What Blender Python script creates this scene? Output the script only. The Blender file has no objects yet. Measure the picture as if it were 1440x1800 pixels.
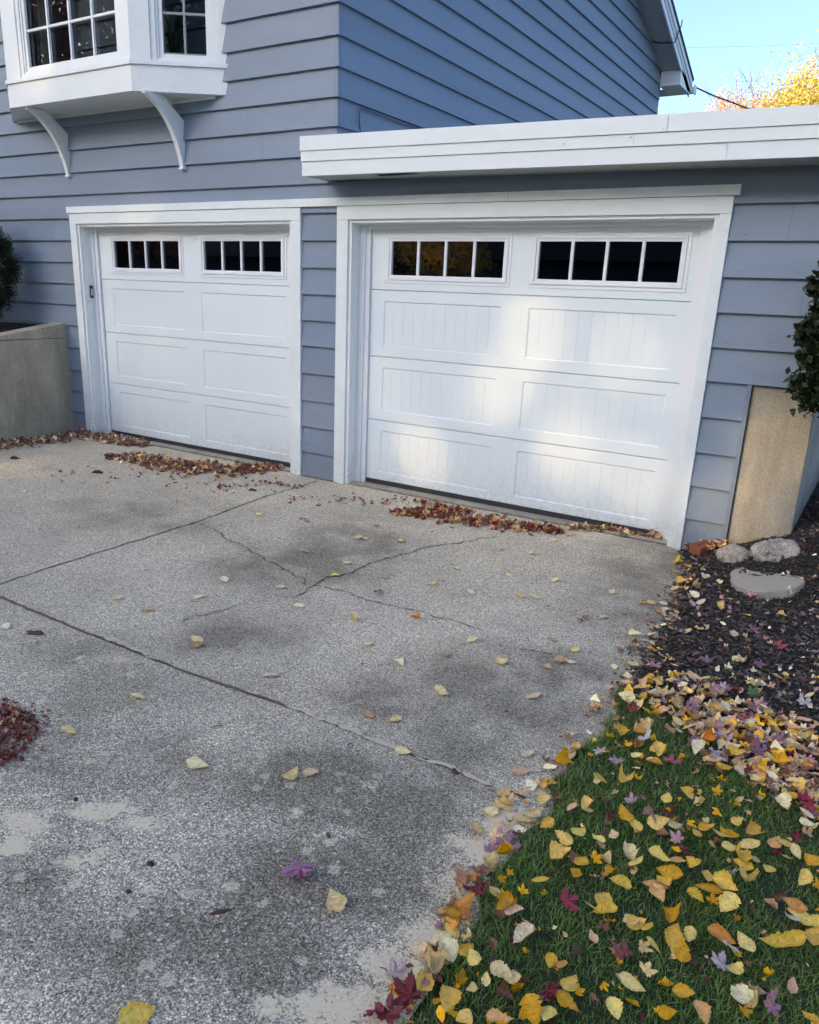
import bpy, math, random
import numpy as np
from mathutils import Vector, Matrix, noise
R = random.Random(7); NR = np.random.default_rng(7)
C = bpy.context.scene.collection
SC = bpy.context.scene

# ------------------------------------------------------------------ camera numbers (solved from the photograph)
CF, CPX, CPY = 1363.333, -23.947, 31.047
CAM = np.array([7.39743, -5.40632, 1.60549]); YAW, PITCH, ROLL = -.553968, -.299753, .0382479
_f = np.array([math.sin(YAW)*math.cos(PITCH), math.cos(YAW)*math.cos(PITCH), math.sin(PITCH)])
_r = np.cross(_f, [0, 0, 1]); _r /= np.linalg.norm(_r); _u = np.cross(_r, _f)
_c, _s = math.cos(ROLL), math.sin(ROLL)
CR, CU = _c*_r+_s*_u, -_s*_r+_c*_u
def on_z(u, v, z=-.04):
    "point of the horizontal plane z seen at photo position (u, v): used to lay things out on the ground"
    d = CR*(u-720-CPX)/CF-CU*(v-900-CPY)/CF+_f
    return CAM+d*(z-CAM[2])/d[2]

# ------------------------------------------------------------------ object helpers
def tag(o, label=None, cat=None, group=None, kind=None):
    if label: o['label'] = label
    if cat: o['category'] = cat
    if group: o['group'] = group
    if kind: o['kind'] = kind
    return o
def empty(name, loc=(0, 0, 0), label=None, cat=None, group=None, kind=None):
    o = bpy.data.objects.new(name, None); o.location = loc; o.empty_display_size = .1; C.objects.link(o)
    return tag(o, label, cat, group, kind)
def link_mesh(name, me, parent=None, loc=(0, 0, 0)):
    o = bpy.data.objects.new(name, me); o.location = loc; C.objects.link(o)
    if parent: o.parent = parent
    return o

class MB:
    def __init__(s): s.v = []; s.f = []; s.m = []; s.mi = 0; s.sh = []; s.cur = .5
    def add(s, vs, fs):
        n = len(s.v); s.v += [tuple(map(float, p)) for p in vs]
        for f in fs: s.f.append(tuple(i+n for i in f)); s.m.append(s.mi); s.sh.append(s.cur)
    def box(s, x0, y0, z0, x1, y1, z1):
        s.add([(x0,y0,z0),(x1,y0,z0),(x1,y1,z0),(x0,y1,z0),(x0,y0,z1),(x1,y0,z1),(x1,y1,z1),(x0,y1,z1)],
              [(0,3,2,1),(4,5,6,7),(0,1,5,4),(1,2,6,5),(2,3,7,6),(3,0,4,7)])
    def prism(s, poly, a, b):
        "poly of 3-D points, swept from +a to +b (vectors)"
        n = len(poly); a = np.array(a, float); b = np.array(b, float)
        P = [np.array(p)+a for p in poly]+[np.array(p)+b for p in poly]
        s.add(P, [tuple(range(n-1, -1, -1)), tuple(range(n, 2*n))]+[(i, (i+1) % n, n+(i+1) % n, n+i) for i in range(n)])
    def tube(s, pts, r, k=6):
        pts = [np.array(p, float) for p in pts]; n = len(pts)
        rr = r if hasattr(r, '__len__') else [r]*n
        V = []; up = np.array([0, 0, 1.])
        for i, p in enumerate(pts):
            t = pts[min(i+1, n-1)]-pts[max(i-1, 0)]; t /= np.linalg.norm(t)+1e-9
            a = np.cross(t, up if abs(t[2]) < .9 else [1, 0, 0]); a /= np.linalg.norm(a); b = np.cross(t, a)
            for j in range(k):
                th = 2*math.pi*j/k; V.append(p+rr[i]*(a*math.cos(th)+b*math.sin(th)))
        F = [(i*k+j, i*k+(j+1) % k, (i+1)*k+(j+1) % k, (i+1)*k+j) for i in range(n-1) for j in range(k)]
        s.add(V, F+[tuple(range(k-1, -1, -1)), tuple(range((n-1)*k, n*k))])
    def build(s, name, mat, parent=None, loc=(0, 0, 0), bevel=0, smooth=False):
        me = bpy.data.meshes.new(name); L = np.array(loc, float)
        me.from_pydata([tuple(np.array(p)-L) for p in s.v] if L.any() else s.v, [], s.f)
        for m in (mat if isinstance(mat, (list, tuple)) else [mat]): me.materials.append(m)
        me.polygons.foreach_set('material_index', s.m)
        if len(set(s.sh)) > 1: me.attributes.new('shade', 'FLOAT', 'FACE').data.foreach_set('value', s.sh)
        if smooth: me.polygons.foreach_set('use_smooth', [True]*len(s.f))
        me.update()
        o = link_mesh(name, me, parent, (0, 0, 0) if parent else loc)
        if bevel:
            b = o.modifiers.new('bevel', 'BEVEL'); b.width = bevel; b.segments = 2; b.limit_method = 'ANGLE'; b.angle_limit = .6
        return o

def np_mesh(name, V, F, mat, cols=None, parent=None, loc=(0, 0, 0), smooth=False):
    "big mesh from arrays; F is (n,3) or (n,4); cols is one RGB per vertex"
    me = bpy.data.meshes.new(name); V = np.asarray(V, np.float32); F = np.asarray(F, np.int32); k = F.shape[1]
    me.vertices.add(len(V)); me.vertices.foreach_set('co', V.ravel())
    me.loops.add(F.size); me.loops.foreach_set('vertex_index', F.ravel())
    me.polygons.add(len(F)); me.polygons.foreach_set('loop_start', np.arange(0, F.size, k, dtype=np.int32))
    if smooth: me.polygons.foreach_set('use_smooth', np.ones(len(F), bool))
    me.update(calc_edges=True)
    if cols is not None:
        a = me.attributes.new('tint', 'FLOAT_COLOR', 'POINT')
        a.data.foreach_set('color', np.c_[cols, np.ones(len(V))].astype(np.float32).ravel())
    me.materials.append(mat)
    return link_mesh(name, me, parent, loc)

# ------------------------------------------------------------------ materials
class NT:
    def __init__(s, name):
        s.mat = bpy.data.materials.new(name); s.mat.use_nodes = True
        s.t = s.mat.node_tree; s.n = s.t.nodes; s.b = s.n['Principled BSDF']; s.out = s.n['Material Output']
        s.co = s.n.new('ShaderNodeTexCoord').outputs['Object']
    def lk(s, a, b): s.t.links.new(a, b)
    def node(s, ty, ins=None, **kw):
        n = s.n.new(ty)
        for k, v in kw.items(): setattr(n, k, v)
        for k, v in (ins or {}).items():
            if isinstance(v, bpy.types.NodeSocket): s.lk(v, n.inputs[k])
            else: n.inputs[k].default_value = v
        return n
    def map(s, scale, co=None): return s.node('ShaderNodeMapping', {'Vector': co or s.co, 'Scale': scale}).outputs[0]
    def noise(s, scale, detail=3, rough=.55, co=None, dist=0):
        return s.node('ShaderNodeTexNoise', {'Vector': co or s.co, 'Scale': scale, 'Detail': detail, 'Roughness': rough, 'Distortion': dist}).outputs[0]
    def voro(s, scale, co=None, feature='F1', out='Distance'):
        return s.node('ShaderNodeTexVoronoi', {'Vector': co or s.co, 'Scale': scale}, feature=feature).outputs[out]
    def math(s, op, a, b=0.0, clamp=False):
        return s.node('ShaderNodeMath', {0: a, 1: b}, operation=op, use_clamp=clamp).outputs[0]
    def ramp(s, fac, stops):
        n = s.node('ShaderNodeValToRGB', {'Fac': fac}); e = n.color_ramp.elements
        while len(e) < len(stops): e.new(.5)
        for i, (p, c) in enumerate(stops):
            e[i].position = p; e[i].color = (c, c, c, 1) if not hasattr(c, '__len__') else (*c, 1)
        return n.outputs[0]
    def mix(s, fac, a, b, mode='MIX'):
        n = s.node('ShaderNodeMix', data_type='RGBA', blend_type=mode)
        for k, v in ((0, fac), (6, a), (7, b)):
            if isinstance(v, bpy.types.NodeSocket): s.lk(v, n.inputs[k])
            else: n.inputs[k].default_value = v if k == 0 else ((*v, 1) if len(v) == 3 else v)
        return n.outputs[2]
    def bump(s, h, strength=.3, dist=.01, prev=None):
        ins = {'Height': h, 'Strength': strength, 'Distance': dist}
        if prev: ins['Normal'] = prev
        return s.node('ShaderNodeBump', ins).outputs[0]
    def attr(s, name, out='Fac'): return s.node('ShaderNodeAttribute', attribute_name=name).outputs[out]
    def done(s, color=None, rough=.6, normal=None, spec=None, **kw):
        for k, v in (('Base Color', color), ('Roughness', rough), ('Normal', normal), ('Specular IOR Level', spec)):
            if v is None: continue
            if isinstance(v, bpy.types.NodeSocket): s.lk(v, s.b.inputs[k])
            else: s.b.inputs[k].default_value = (*v, 1) if k == 'Base Color' else v
        for k, v in kw.items(): s.b.inputs[k.replace('_', ' ')].default_value = v
        return s.mat

def splash_dirt(t, c, col, amt):
    z = t.node('ShaderNodeSeparateXYZ', {0: t.co}).outputs[2]
    low = t.ramp(t.math('ADD', z, t.math('MULTIPLY', t.math('SUBTRACT', t.noise(5, 5, .7), .5), .5)), [(.0, 1), (.22, .35), (.5, 0)])
    f = t.math('MULTIPLY', t.math('MULTIPLY', low, t.ramp(t.noise(40, 5, .8), [(.4, .1), (.62, 1)])), amt)
    return t.mix(f, c, col)
def m_siding(name, base, dark):
    t = NT(name)
    g = t.noise(1, 4, .6, co=t.map((3, 3, 90)))           # grain along the boards
    b = t.noise(1, 2, .5, co=t.map((.7, .7, 5)))
    p = t.noise(9, 5, .7)
    c = t.mix(t.ramp(b, [(.3, 0), (.7, 1)]), base, dark)
    c = t.mix(t.math('MULTIPLY', t.ramp(p, [(.56, 0), (.8, 1)]), .35), c, tuple(x*.72 for x in base))
    wear = t.math('MULTIPLY', t.ramp(t.noise(1, 5, .75, co=t.map((7, 7, 120))), [(.66, 0), (.72, 1)]), t.ramp(t.noise(1.3, 2), [(.5, 0), (.66, 1)]))
    c = t.mix(t.math('MULTIPLY', wear, .5), c, tuple(x*.55 for x in base))
    n = t.bump(g, .35, .004); n = t.bump(t.noise(130, 3, .6), .18, .002, n)
    c = t.mix(.3, c, t.ramp(t.attr('shade'), [(0, .70), (1, 1.22)]), 'MULTIPLY')
    c = splash_dirt(t, c, (.13, .12, .10), .55)
    return t.done(c, .55, n, .35)
def m_paint(name, col, grain=.3, rough=.5, scale=(60, 60, 3), dirt=.25, dcol=(.42, .40, .36), fine=260):
    t = NT(name)
    n = t.bump(t.noise(1, 4, .6, co=t.map(scale)), grain, .003); n = t.bump(t.noise(fine, 2, .6), grain*.6, .0015, n)
    d = t.math('MULTIPLY', t.ramp(t.noise(6, 6, .75), [(.5, 0), (.85, 1)]), dirt)
    return t.done(splash_dirt(t, t.mix(d, col, dcol), (.40, .36, .29), .5), rough, n, .4)
def m_plain(name, col, rough=.6, var=.15, scale=30, bump=.2, dist=.003, **kw):
    t = NT(name); f = t.noise(scale, 4, .6)
    c = t.mix(f, tuple(x*(1-var) for x in col), tuple(min(1, x*(1+var)) for x in col))
    return t.done(c, rough, t.bump(f, bump, dist), **kw)

M = {}
M['siding'] = m_siding('slate blue siding paint', (.215, .272, .338), (.192, .246, .310))
M['siding_side'] = M['siding']
M['trim'] = m_paint('rough white trim paint', (.76, .815, .79), .55, .55, (30, 30, 30), .22, fine=150)
M['smooth_trim'] = m_paint('smooth white trim paint', (.79, .835, .82), .12, .4, (4, 4, 60), .18)
M['vinyl'] = m_paint('white vinyl moulding', (.79, .82, .83), .05, .35, dirt=.06)
M['door'] = m_paint('white pressed steel door', (.755, .825, .825), .16, .42, (260, 260, 14), .05, fine=420)
M['alum'] = m_paint('white coated aluminium', (.77, .82, .80), .03, .4, (2, 2, 2), .12, (.5, .5, .46))
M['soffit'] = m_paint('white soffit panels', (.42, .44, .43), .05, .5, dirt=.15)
M['rubber'] = m_plain('black rubber seal', (.03, .03, .033), .7)
M['dark'] = m_plain('dark seam', (.02, .022, .028), .8)
M['seam'] = m_plain('fine board seam', (.075, .09, .12), .8)
M['dark_interior'] = m_plain('dark interior', (.05, .048, .045), .8)
M['black_plastic'] = m_plain('black plastic', (.015, .015, .017), .35, .1)
M['grey_plastic'] = m_plain('silver plastic', (.5, .5, .5), .35, .1)
M['cable'] = m_plain('weathered cable', (.10, .115, .14), .6)
M['black_cable'] = m_plain('black cable', (.012, .012, .012), .6)
M['shingle'] = m_plain('dark shingles', (.06, .058, .06), .9, .4, 60, .6, .006)
M['membrane'] = m_plain('grey roof membrane', (.28, .28, .27), .9, .2, 8)
M['curtain'] = m_plain('pale curtain', (.30, .34, .35), .9, .15, 20)
M['lampshade'] = m_plain('cream lampshade', (.42, .38, .28), .8, .1)
M['bark'] = m_plain('grey brown bark', (.12, .095, .075), .9, .4, 20, .8, .02)
M['twig'] = m_plain('dark twig', (.055, .04, .032), .9, .4, 60)
M['room_leaf'] = m_plain('houseplant leaf', (.10, .16, .09), .5)

def m_glass():
    t = NT('window glass')
    fr = t.node('ShaderNodeFresnel', {'IOR': 1.55}).outputs[0]
    fr = t.math('MULTIPLY_ADD', fr, 1.5); fr.node.inputs[2].default_value = .02
    gl = t.node('ShaderNodeBsdfGlossy', {'Roughness': .004, 'Color': (.95, .97, 1, 1)})
    tr = t.node('ShaderNodeBsdfTransparent', {'Color': (.62, .66, .66, 1)})
    mx = t.node('ShaderNodeMixShader', {0: fr, 1: tr.outputs[0], 2: gl.outputs[0]})
    t.lk(mx.outputs[0], t.out.inputs[0]); return t.mat
M['glass'] = m_glass()

def m_leaf(name='fallen leaf', rough=.5, trans=.10, var=.3, spots=False, spot=160):
    t = NT(name); c = t.attr('tint', 'Color')
    oi = t.node('ShaderNodeObjectInfo').outputs['Random']
    hsv = t.node('ShaderNodeHueSaturation', {'Color': c, 'Hue': t.math('MULTIPLY_ADD', oi, .03), 'Saturation': t.math('MULTIPLY_ADD', oi, -.25), 'Value': t.math('MULTIPLY_ADD', oi, var)})
    for k, v in (('Hue', .485), ('Saturation', 1.08), ('Value', 1-var*.5)): hsv.inputs[k].links[0].from_node.inputs[2].default_value = v
    sp = t.ramp(t.noise(spot, 5, .75), [(.38, .78), (.5, 1.02), (.7, 1.18)])
    c = t.mix(1, hsv.outputs[0], sp, 'MULTIPLY')
    c = t.mix(t.math('MULTIPLY', t.ramp(t.noise(spot*1.7, 3, .6), [(.62, 0), (.68, 1)]), .75), c, (.12, .055, .02)) if spots else c
    t.done(c, rough, t.bump(t.noise(220, 2), .3, .001), .35)
    tl = t.node('ShaderNodeBsdfTranslucent', {'Color': c})
    mx = t.node('ShaderNodeMixShader', {0: trans, 1: t.b.outputs[0], 2: tl.outputs[0]})
    t.lk(mx.outputs[0], t.out.inputs[0]); return t.mat
M['leaf'] = m_leaf()
M['leaf_one'] = m_leaf('single fallen leaf', spots=True, spot=7)
M['foliage'] = m_leaf('living foliage', .45, .3, .2)
M['grass'] = m_leaf('grass blades', .55, .3, .2)
M['chips'] = m_leaf('dark bark chips', .8, 0, .2)

def lime_free(t): return t.attr('splash')
def m_concrete(name, a, b, driveway=False, warm=0):
    t = NT(name)
    n1 = t.noise(1.1, 5, .6); n2 = t.noise(6, 5, .65); n3 = t.noise(45, 4, .7); fine = t.noise(185, 4, .85)
    c = t.mix(t.ramp(n1, [(.32, 0), (.68, 1)]), a, b)
    c = t.mix(t.math('MULTIPLY', t.ramp(n2, [(.4, 0), (.75, 1)]), .35), c, tuple(x*.72 for x in a))
    c = t.mix(.95 if driveway else .45, c, t.ramp(fine, [(.39, .16), (.47, .66), (.53, 1.1), (.61, 2.3)]), 'MULTIPLY')
    c = t.mix(.35, c, t.ramp(n3, [(.3, .6), (.7, 1.35)]), 'MULTIPLY')
    if driveway: c = t.mix(t.math('MULTIPLY', t.attr('splash'), .75), c, t.ramp(t.noise(110, 4, .85), [(.38, .42), (.48, .88), (.56, 1.15), (.63, 2.1)]), 'MULTIPLY')
    else: c = t.mix(.55, c, t.ramp(t.noise(1, 5, .7, co=t.map((4, 4, 1.1))), [(.35, .55), (.65, 1.3)]), 'MULTIPLY')
    if driveway:
        wear = t.attr('stain'); lime = t.attr('lime')
        c = t.mix(t.math('MULTIPLY', lime_free(t), .10), c, t.mix(1, c, (.54, .53, .51), 'MULTIPLY'))
        c = t.mix(t.math('MULTIPLY', wear, 1, True), c, t.mix(1, c, (.47, .46, .445), 'MULTIPLY'))
        vo = t.node('ShaderNodeTexVoronoi', {'Vector': t.co, 'Scale': 115.0, 'Randomness': 1.0})
        agg = t.ramp(vo.outputs['Distance'], [(.0, 1), (.24, 1), (.34, 0)])
        pick = t.math('GREATER_THAN', t.node('ShaderNodeSeparateColor', {0: vo.outputs['Color']}).outputs[0], .80)
        c = t.mix(t.math('MULTIPLY', t.math('MULTIPLY', agg, pick), .55), c, (.62, .61, .57))
        pick2 = t.math('LESS_THAN', t.node('ShaderNodeSeparateColor', {0: vo.outputs['Color']}).outputs[0], .16)
        c = t.mix(t.math('MULTIPLY', t.math('MULTIPLY', agg, pick2), .7), c, (.035, .033, .032))
        # lime bloom, broken into grains
        lm = t.math('ADD', t.math('MULTIPLY', lime, .86), t.math('ADD', t.math('MULTIPLY', t.math('SUBTRACT', t.noise(95, 5, .85), .5), 2.4), t.math('MULTIPLY', t.math('SUBTRACT', t.noise(14, 4, .7), .5), 1.6)))
        lm = t.math('MULTIPLY', t.ramp(lm, [(.50, 0), (.72, 1)]), t.ramp(lime, [(.02, 0), (.2, 1)]))
        c = t.mix(t.math('MULTIPLY', lm, .85), c, (.88, .73, .49))
        # small pale splashes
        v2 = t.node('ShaderNodeTexVoronoi', {'Vector': t.co, 'Scale': 13.0, 'Randomness': 1.0})
        d2 = t.math('ADD', v2.outputs['Distance'], t.math('MULTIPLY', t.math('SUBTRACT', t.noise(60, 5, .8), .5), .95))
        pk = t.math('GREATER_THAN', t.node('ShaderNodeSeparateColor', {0: v2.outputs['Color']}).outputs[1], .58)
        ring = t.math('MULTIPLY', t.ramp(d2, [(.0, .5), (.10, .3), (.17, .95), (.27, 0)]), pk)
        c = t.mix(t.math('MULTIPLY', t.math('MULTIPLY', ring, t.attr('splash')), .85), c, (.82, .70, .49))
        v3 = t.node('ShaderNodeTexVoronoi', {'Vector': t.co, 'Scale': 42.0, 'Randomness': 1.0})
        d3 = t.math('ADD', v3.outputs['Distance'], t.math('MULTIPLY', t.math('SUBTRACT', t.noise(110, 3, .7), .5), .7))
        pk3 = t.math('GREATER_THAN', t.node('ShaderNodeSeparateColor', {0: v3.outputs['Color']}).outputs[1], .76)
        c = t.mix(t.math('MULTIPLY', t.math('MULTIPLY', t.ramp(d3, [(.10, 1), (.26, 0)]), pk3), t.math('MULTIPLY', t.attr('splash'), .8)), c, (.84, .76, .62))
    else:
        pits = t.ramp(t.voro(11), [(.0, 0), (.07, 1)]); pk = t.ramp(t.noise(3, 2), [(.5, 1), (.58, 0)])
        c = t.mix(t.math('MULTIPLY', t.math('SUBTRACT', 1, pits), .8), c, tuple(x*1.6 for x in a))
    n = t.bump(fine, .5, .003); n = t.bump(n3, .3, .006, n)
    return t.done(c, .85, n, .3)
M['driveway'] = m_concrete('weathered driveway concrete', (.68, .585, .425), (.535, .465, .345), True)
M['wall_concrete'] = m_concrete('old retaining wall concrete', (.45, .405, .30), (.36, .325, .245))
M['pier_concrete'] = m_concrete('buff foundation concrete', (.41, .375, .29), (.33, .30, .235))
M['slab'] = m_concrete('garage slab concrete', (.46, .41, .32), (.37, .33, .26))
M['stone_slab'] = m_plain('stepping stone', (.42, .37, .285), .9, .35, 90, .5, .004)
def m_rock():
    t = NT('pale fieldstone'); a = t.noise(14, 6, .75, dist=1.5); b = t.noise(70, 4, .7)
    c = t.mix(t.ramp(a, [(.35, 0), (.6, 1)]), (.20, .175, .135), (.56, .50, .40))
    c = t.mix(.5, c, t.ramp(b, [(.3, .5), (.7, 1.4)]), 'MULTIPLY')
    return t.done(c, .9, t.bump(b, .4, .004, t.bump(a, .6, .012)))
M['rock'] = m_rock()
M['pebble'] = m_plain('cemented pebbles', (.42, .39, .33), .9, .3, 60, .5)
M['brick'] = m_plain('red clay brick', (.26, .085, .045), .85, .25, 60, .5, .003)
M['crack'] = m_plain('crack', (.085, .07, .055), .95, .3, 80)
M['red_joint'] = m_plain('joint filled with red litter', (.17, .115, .095), .95, .6, 90)
M['mortar'] = m_plain('pale joint mortar', (.60, .51, .37), .95, .35, 120, .6)
M['earth'] = m_plain('dark soil', (.018, .016, .013), .95, .5, 60, .8, .01)
M['far_ground'] = m_plain('far lawn', (.06, .085, .03), .95, .4, 1.5)
M['turf'] = m_plain('thatch under the grass', (.035, .05, .016), .95, .5, 70, .8, .01)

# ------------------------------------------------------------------ the ground
EX = [(2, 6.40), (-.05, 6.40), (-.5, 6.50), (-1.2, 6.60), (-2.1, 6.63), (-2.5, 6.64), (-3.4, 6.645), (-3.7, 6.67), (-4.2, 6.70), (-9, 6.8)]
def edge_x(y): return float(np.interp(-y, [-a for a, b in EX], [b for a, b in EX]))
def sst(a): a = np.clip(a, 0, 1); return a*a*(3-2*a)
def lawn_line(x): return float(np.interp(x, [6.6, 6.87, 7.16, 7.47, 9, 20], [-2.22, -2.30, -2.53, -2.72, -3.4, -7]))
def yard_z(x, y):
    e = edge_x(y)+.02*math.sin(y*9)+.015*math.sin(y*23+1)
    z = -.075+.05*float(sst((x-e+.04)/.12))
    z += .40*max(0, min(x-6.50, 1.3))*float(sst((y+.75)/.75))
    z += .012*noise.noise((x*5, y*5, 0))
    return z
def on_yard(u, v):
    p = on_z(u, v, 0)
    for _ in range(12): p = on_z(u, v, .5*p[2]+.5*yard_z(p[0], p[1]))
    return p
def splat(px, py, ru, rv, st): return (px, py, ru, rv, st)
STAIN = [(250,905,150,30,.6),(640,945,90,45,.8),(470,1000,110,45,.7),(560,980,90,30,.5),(1110,1010,90,70,.7),(1150,1100,70,60,.6),(1000,1180,160,60,.7),(830,1200,120,60,.7),(620,1215,110,45,.5),
         (760,1260,150,60,.6),(950,1290,90,50,.5),(330,1130,150,30,.4),(430,1110,100,40,.5),(230,1230,170,60,.5),(80,1130,130,40,.4),(540,1400,160,70,.8),(720,1440,160,80,.7),(560,1560,200,110,.9),
         (450,1690,200,90,.8),(250,1640,150,80,.6),(100,1340,120,60,.6),(60,1560,90,60,.5),(300,1330,90,35,.4),(800,1340,110,50,.5),(1130,930,60,25,.4),(700,1560,110,60,.7),(1190,990,40,40,.6),(60,1640,100,60,.5),(520,1330,160,35,.4)]
LIME = [(45,1445,45,28,1.0),(20,1480,35,22,.9),(180,1425,50,14,1.0),(262,1450,55,16,1.0),(290,1440,20,14,.8),(160,1515,50,16,.6),(190,1500,40,12,.6),(900,1450,55,45,1.0),(860,1500,70,35,.9),(790,1560,70,40,.9),
        (745,1640,80,45,1.0),(680,1690,80,45,1.0),(620,1770,110,50,1.0),(700,1620,50,25,.7),(520,1430,22,12,1.0),(545,1475,22,11,.9),(470,1775,30,25,.8),(205,1160,55,8,.5),(940,1390,40,14,.9),(995,1330,22,40,.5),
        (1060,1250,25,25,.4),(560,1470,14,10,1),(840,1480,60,20,.8),(650,1380,20,12,.5),(30,1745,25,14,.6),(1130,1180,20,30,.4),(660,1560,22,18,.6),(300,1560,25,10,.5),(120,1660,25,10,.5),(330,1460,40,60,.35)]
def blobs(lst, X, Y):
    out = np.zeros_like(X)
    for (u, v, ru, rv, s) in lst:
        c = on_z(u, v); a = on_z(u+ru, v)-c; b = on_z(u, v+rv)-c; b2 = on_z(u, v-rv)-c
        A = np.array([[a[0], (b[0]-b2[0])/2], [a[1], (b[1]-b2[1])/2]]); Ai = np.linalg.inv(A)
        dx, dy = X-c[0], Y-c[1]
        q = np.sqrt((Ai[0, 0]*dx+Ai[0, 1]*dy)**2+(Ai[1, 0]*dx+Ai[1, 1]*dy)**2)
        out = np.maximum(out, s*np.clip(1.45-q, 0, 1)**1.0) if lst is LIME else out+s*np.exp(-q*q)
    return out
def make_driveway():
    xs = np.concatenate([np.arange(-.6, 3.0, .04), np.arange(3.0, 6.74, .02)])
    ys = np.concatenate([[-9, -7.5, -6.5, -5.6], np.arange(-5, .021, .02)])
    X, Y = np.meshgrid(xs, ys); n = X.size
    Z = -.04+.0*X
    st = blobs(STAIN, X, Y); li = blobs(LIME, X, Y)
    w = np.array([noise.noise((x*3, y*3, 3))+.5*noise.noise((x*9, y*9, 7)) for x, y in zip(X.ravel(), Y.ravel())]).reshape(X.shape)
    st = np.clip(st*(1+.8*w)+.25*w, 0, 1)*.95; li = np.clip(li+.8*w*(li > .02), 0, 1)
    sp = sst((-2.6-Y)/1.6)+.12
    V = np.stack([X, Y, Z], -1).reshape(-1, 3); nx = len(xs); i = np.arange(n).reshape(X.shape)
    F = np.stack([i[:-1, :-1], i[:-1, 1:], i[1:, 1:], i[1:, :-1]], -1).reshape(-1, 4)
    o = np_mesh('driveway', V, F, M['driveway']); me = o.data
    for nm, a in (('stain', st), ('lime', li), ('splash', sp)):
        at = me.attributes.new(nm, 'FLOAT', 'POINT'); at.data.foreach_set('value', a.astype(np.float32).ravel())
    return tag(o, 'weathered grey concrete driveway in front of the two garage doors', 'driveway', kind='structure')
drive = make_driveway()

def ribbon(name, pts, w, mat, z=-.0365, jit=.006, seg=.02, ends=True, closew=.5):
    "a crack or joint: an uneven flat strip along ground points"
    P = []
    for a, b in zip(pts[:-1], pts[1:]):
        a = np.array(a[:2]); b = np.array(b[:2]); k = max(1, int(np.linalg.norm(b-a)/seg))
        for i in range(k): P.append(a+(b-a)*i/k)
    P.append(np.array(pts[-1][:2])); n = len(P); mb = MB(); V = []
    for i, p in enumerate(P):
        t = P[min(i+1, n-1)]-P[max(i-1, 0)]; t /= np.linalg.norm(t)+1e-9; q = np.array([-t[1], t[0]])
        k = (min(i, n-1-i)/4 if ends else 1); ww = w*(1-closew+closew*2*R.random())*min(1, k+.1)
        p = p+q*(jit*noise.noise((p[0]*11, p[1]*11, 5))*2)
        V += [(*(p+q*ww/2), z), (*(p-q*ww/2), z)]
    mb.add(V, [(2*i, 2*i+1, 2*i+3, 2*i+2) for i in range(n-1)])
    return tag(mb.build(name, mat, drive), None)
def pz(*l): return [on_z(u, v) for u, v in l]
ribbon('control_joint', pz((0, 1028), (60, 1007), (345, 918), (470, 872), (558, 846)), .011, M['crack'], jit=.006, ends=False)
J2 = pz((-60, 1022), (0, 1050), (120, 1100), (330, 1183), (520, 1248), (700, 1318), (830, 1366), (925, 1405))
ribbon('expansion_joint', J2, .013, M['crack'], z=-.0372, jit=.003, ends=False, closew=.2)
ribbon('joint_litter', pz((-60, 1022), (0, 1050), (120, 1100), (165, 1118)), .017, M['red_joint'], z=-.0355, jit=.003)
ribbon('joint_litter', pz((290, 1168), (330, 1183), (470, 1230), (520, 1248)), .013, M['red_joint'], z=-.0355, jit=.004)
ribbon('joint_mortar', pz((165, 1118), (190, 1124), (215, 1130), (250, 1148), (290, 1166)), .024, M['mortar'], z=-.0352, jit=.03, closew=.95)
ribbon('joint_mortar', pz((500, 1240), (600, 1280), (700, 1318), (830, 1366), (925, 1405)), .016, M['mortar'], z=-.0352, jit=.010, closew=.95)
for l, w in ([(345, 918), (385, 935), (400, 950), (430, 962), (470, 985), (500, 1000), (548, 1030)], .010), \
            ([(515, 1052), (535, 1040), (548, 1030), (580, 1016), (620, 1005), (665, 985), (700, 978), (745, 963), (800, 955), (850, 947), (875, 942)], .012), \
            ([(548, 1030), (600, 1038), (640, 1055), (690, 1064), (735, 1076), (790, 1088), (838, 1108)], .009), \
            ([(315, 1095), (360, 1080), (400, 1070), (425, 1063)], .008), ([(480, 1050), (515, 1052)], .007), \
            ([(900, 1135), (930, 1140), (970, 1150), (1000, 1160)], .006):
    ribbon('crack', pz(*l), w*.66, M['crack'], jit=.020, closew=.85, seg=.012)
ribbon('apron_joint', [(.12, .02), (3.0, .02)], .012, M['crack'], z=-.0366, ends=False)
ribbon('apron_joint', [(3.42, .0), (6.4, .02)], .012, M['crack'], z=-.0366, ends=False)

mb = MB(); mb.box(.0, .028, -.2, 6.42, 8.6, -.026)
tag(mb.build('garage_floor', M['slab']), 'grey concrete garage floor lip under the doors', 'floor', kind='structure')

def yard_sheet():
    xs = np.concatenate([np.arange(6.36, 8.6, .05), [9, 10, 12, 16, 25]]); ys = np.concatenate([[-30, -16, -9, -7, -6], np.arange(-5, 1.6, .05), [2, 3, 5, 9, 14]])
    V = [(x, y, yard_z(x, y)) for y in ys for x in xs]; nx = len(xs)
    def quads(f):
        return [(j*nx+i, j*nx+i+1, (j+1)*nx+i+1, (j+1)*nx+i) for j in range(len(ys)-1) for i in range(nx-1) if f((xs[i]+xs[i+1])/2, (ys[j]+ys[j+1])/2)]
    mb = MB(); mb.add(V, quads(lambda x, y: y > lawn_line(x)))
    tag(mb.build('mulch_bed', M['earth'], smooth=True), 'dark mulch bed rising towards the foundation', 'mulch bed', kind='structure')
    mb = MB(); mb.add(V, quads(lambda x, y: y <= lawn_line(x)))
    tag(mb.build('lawn', M['turf'], smooth=True), 'strip of lawn to the right of the driveway', 'lawn', kind='structure')
yard_sheet()
mb = MB(); mb.add([(-400, -400, -.12), (400, -400, -.12), (400, 400, -.12), (-400, 400, -.12)], [(0, 1, 2, 3)])
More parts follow.
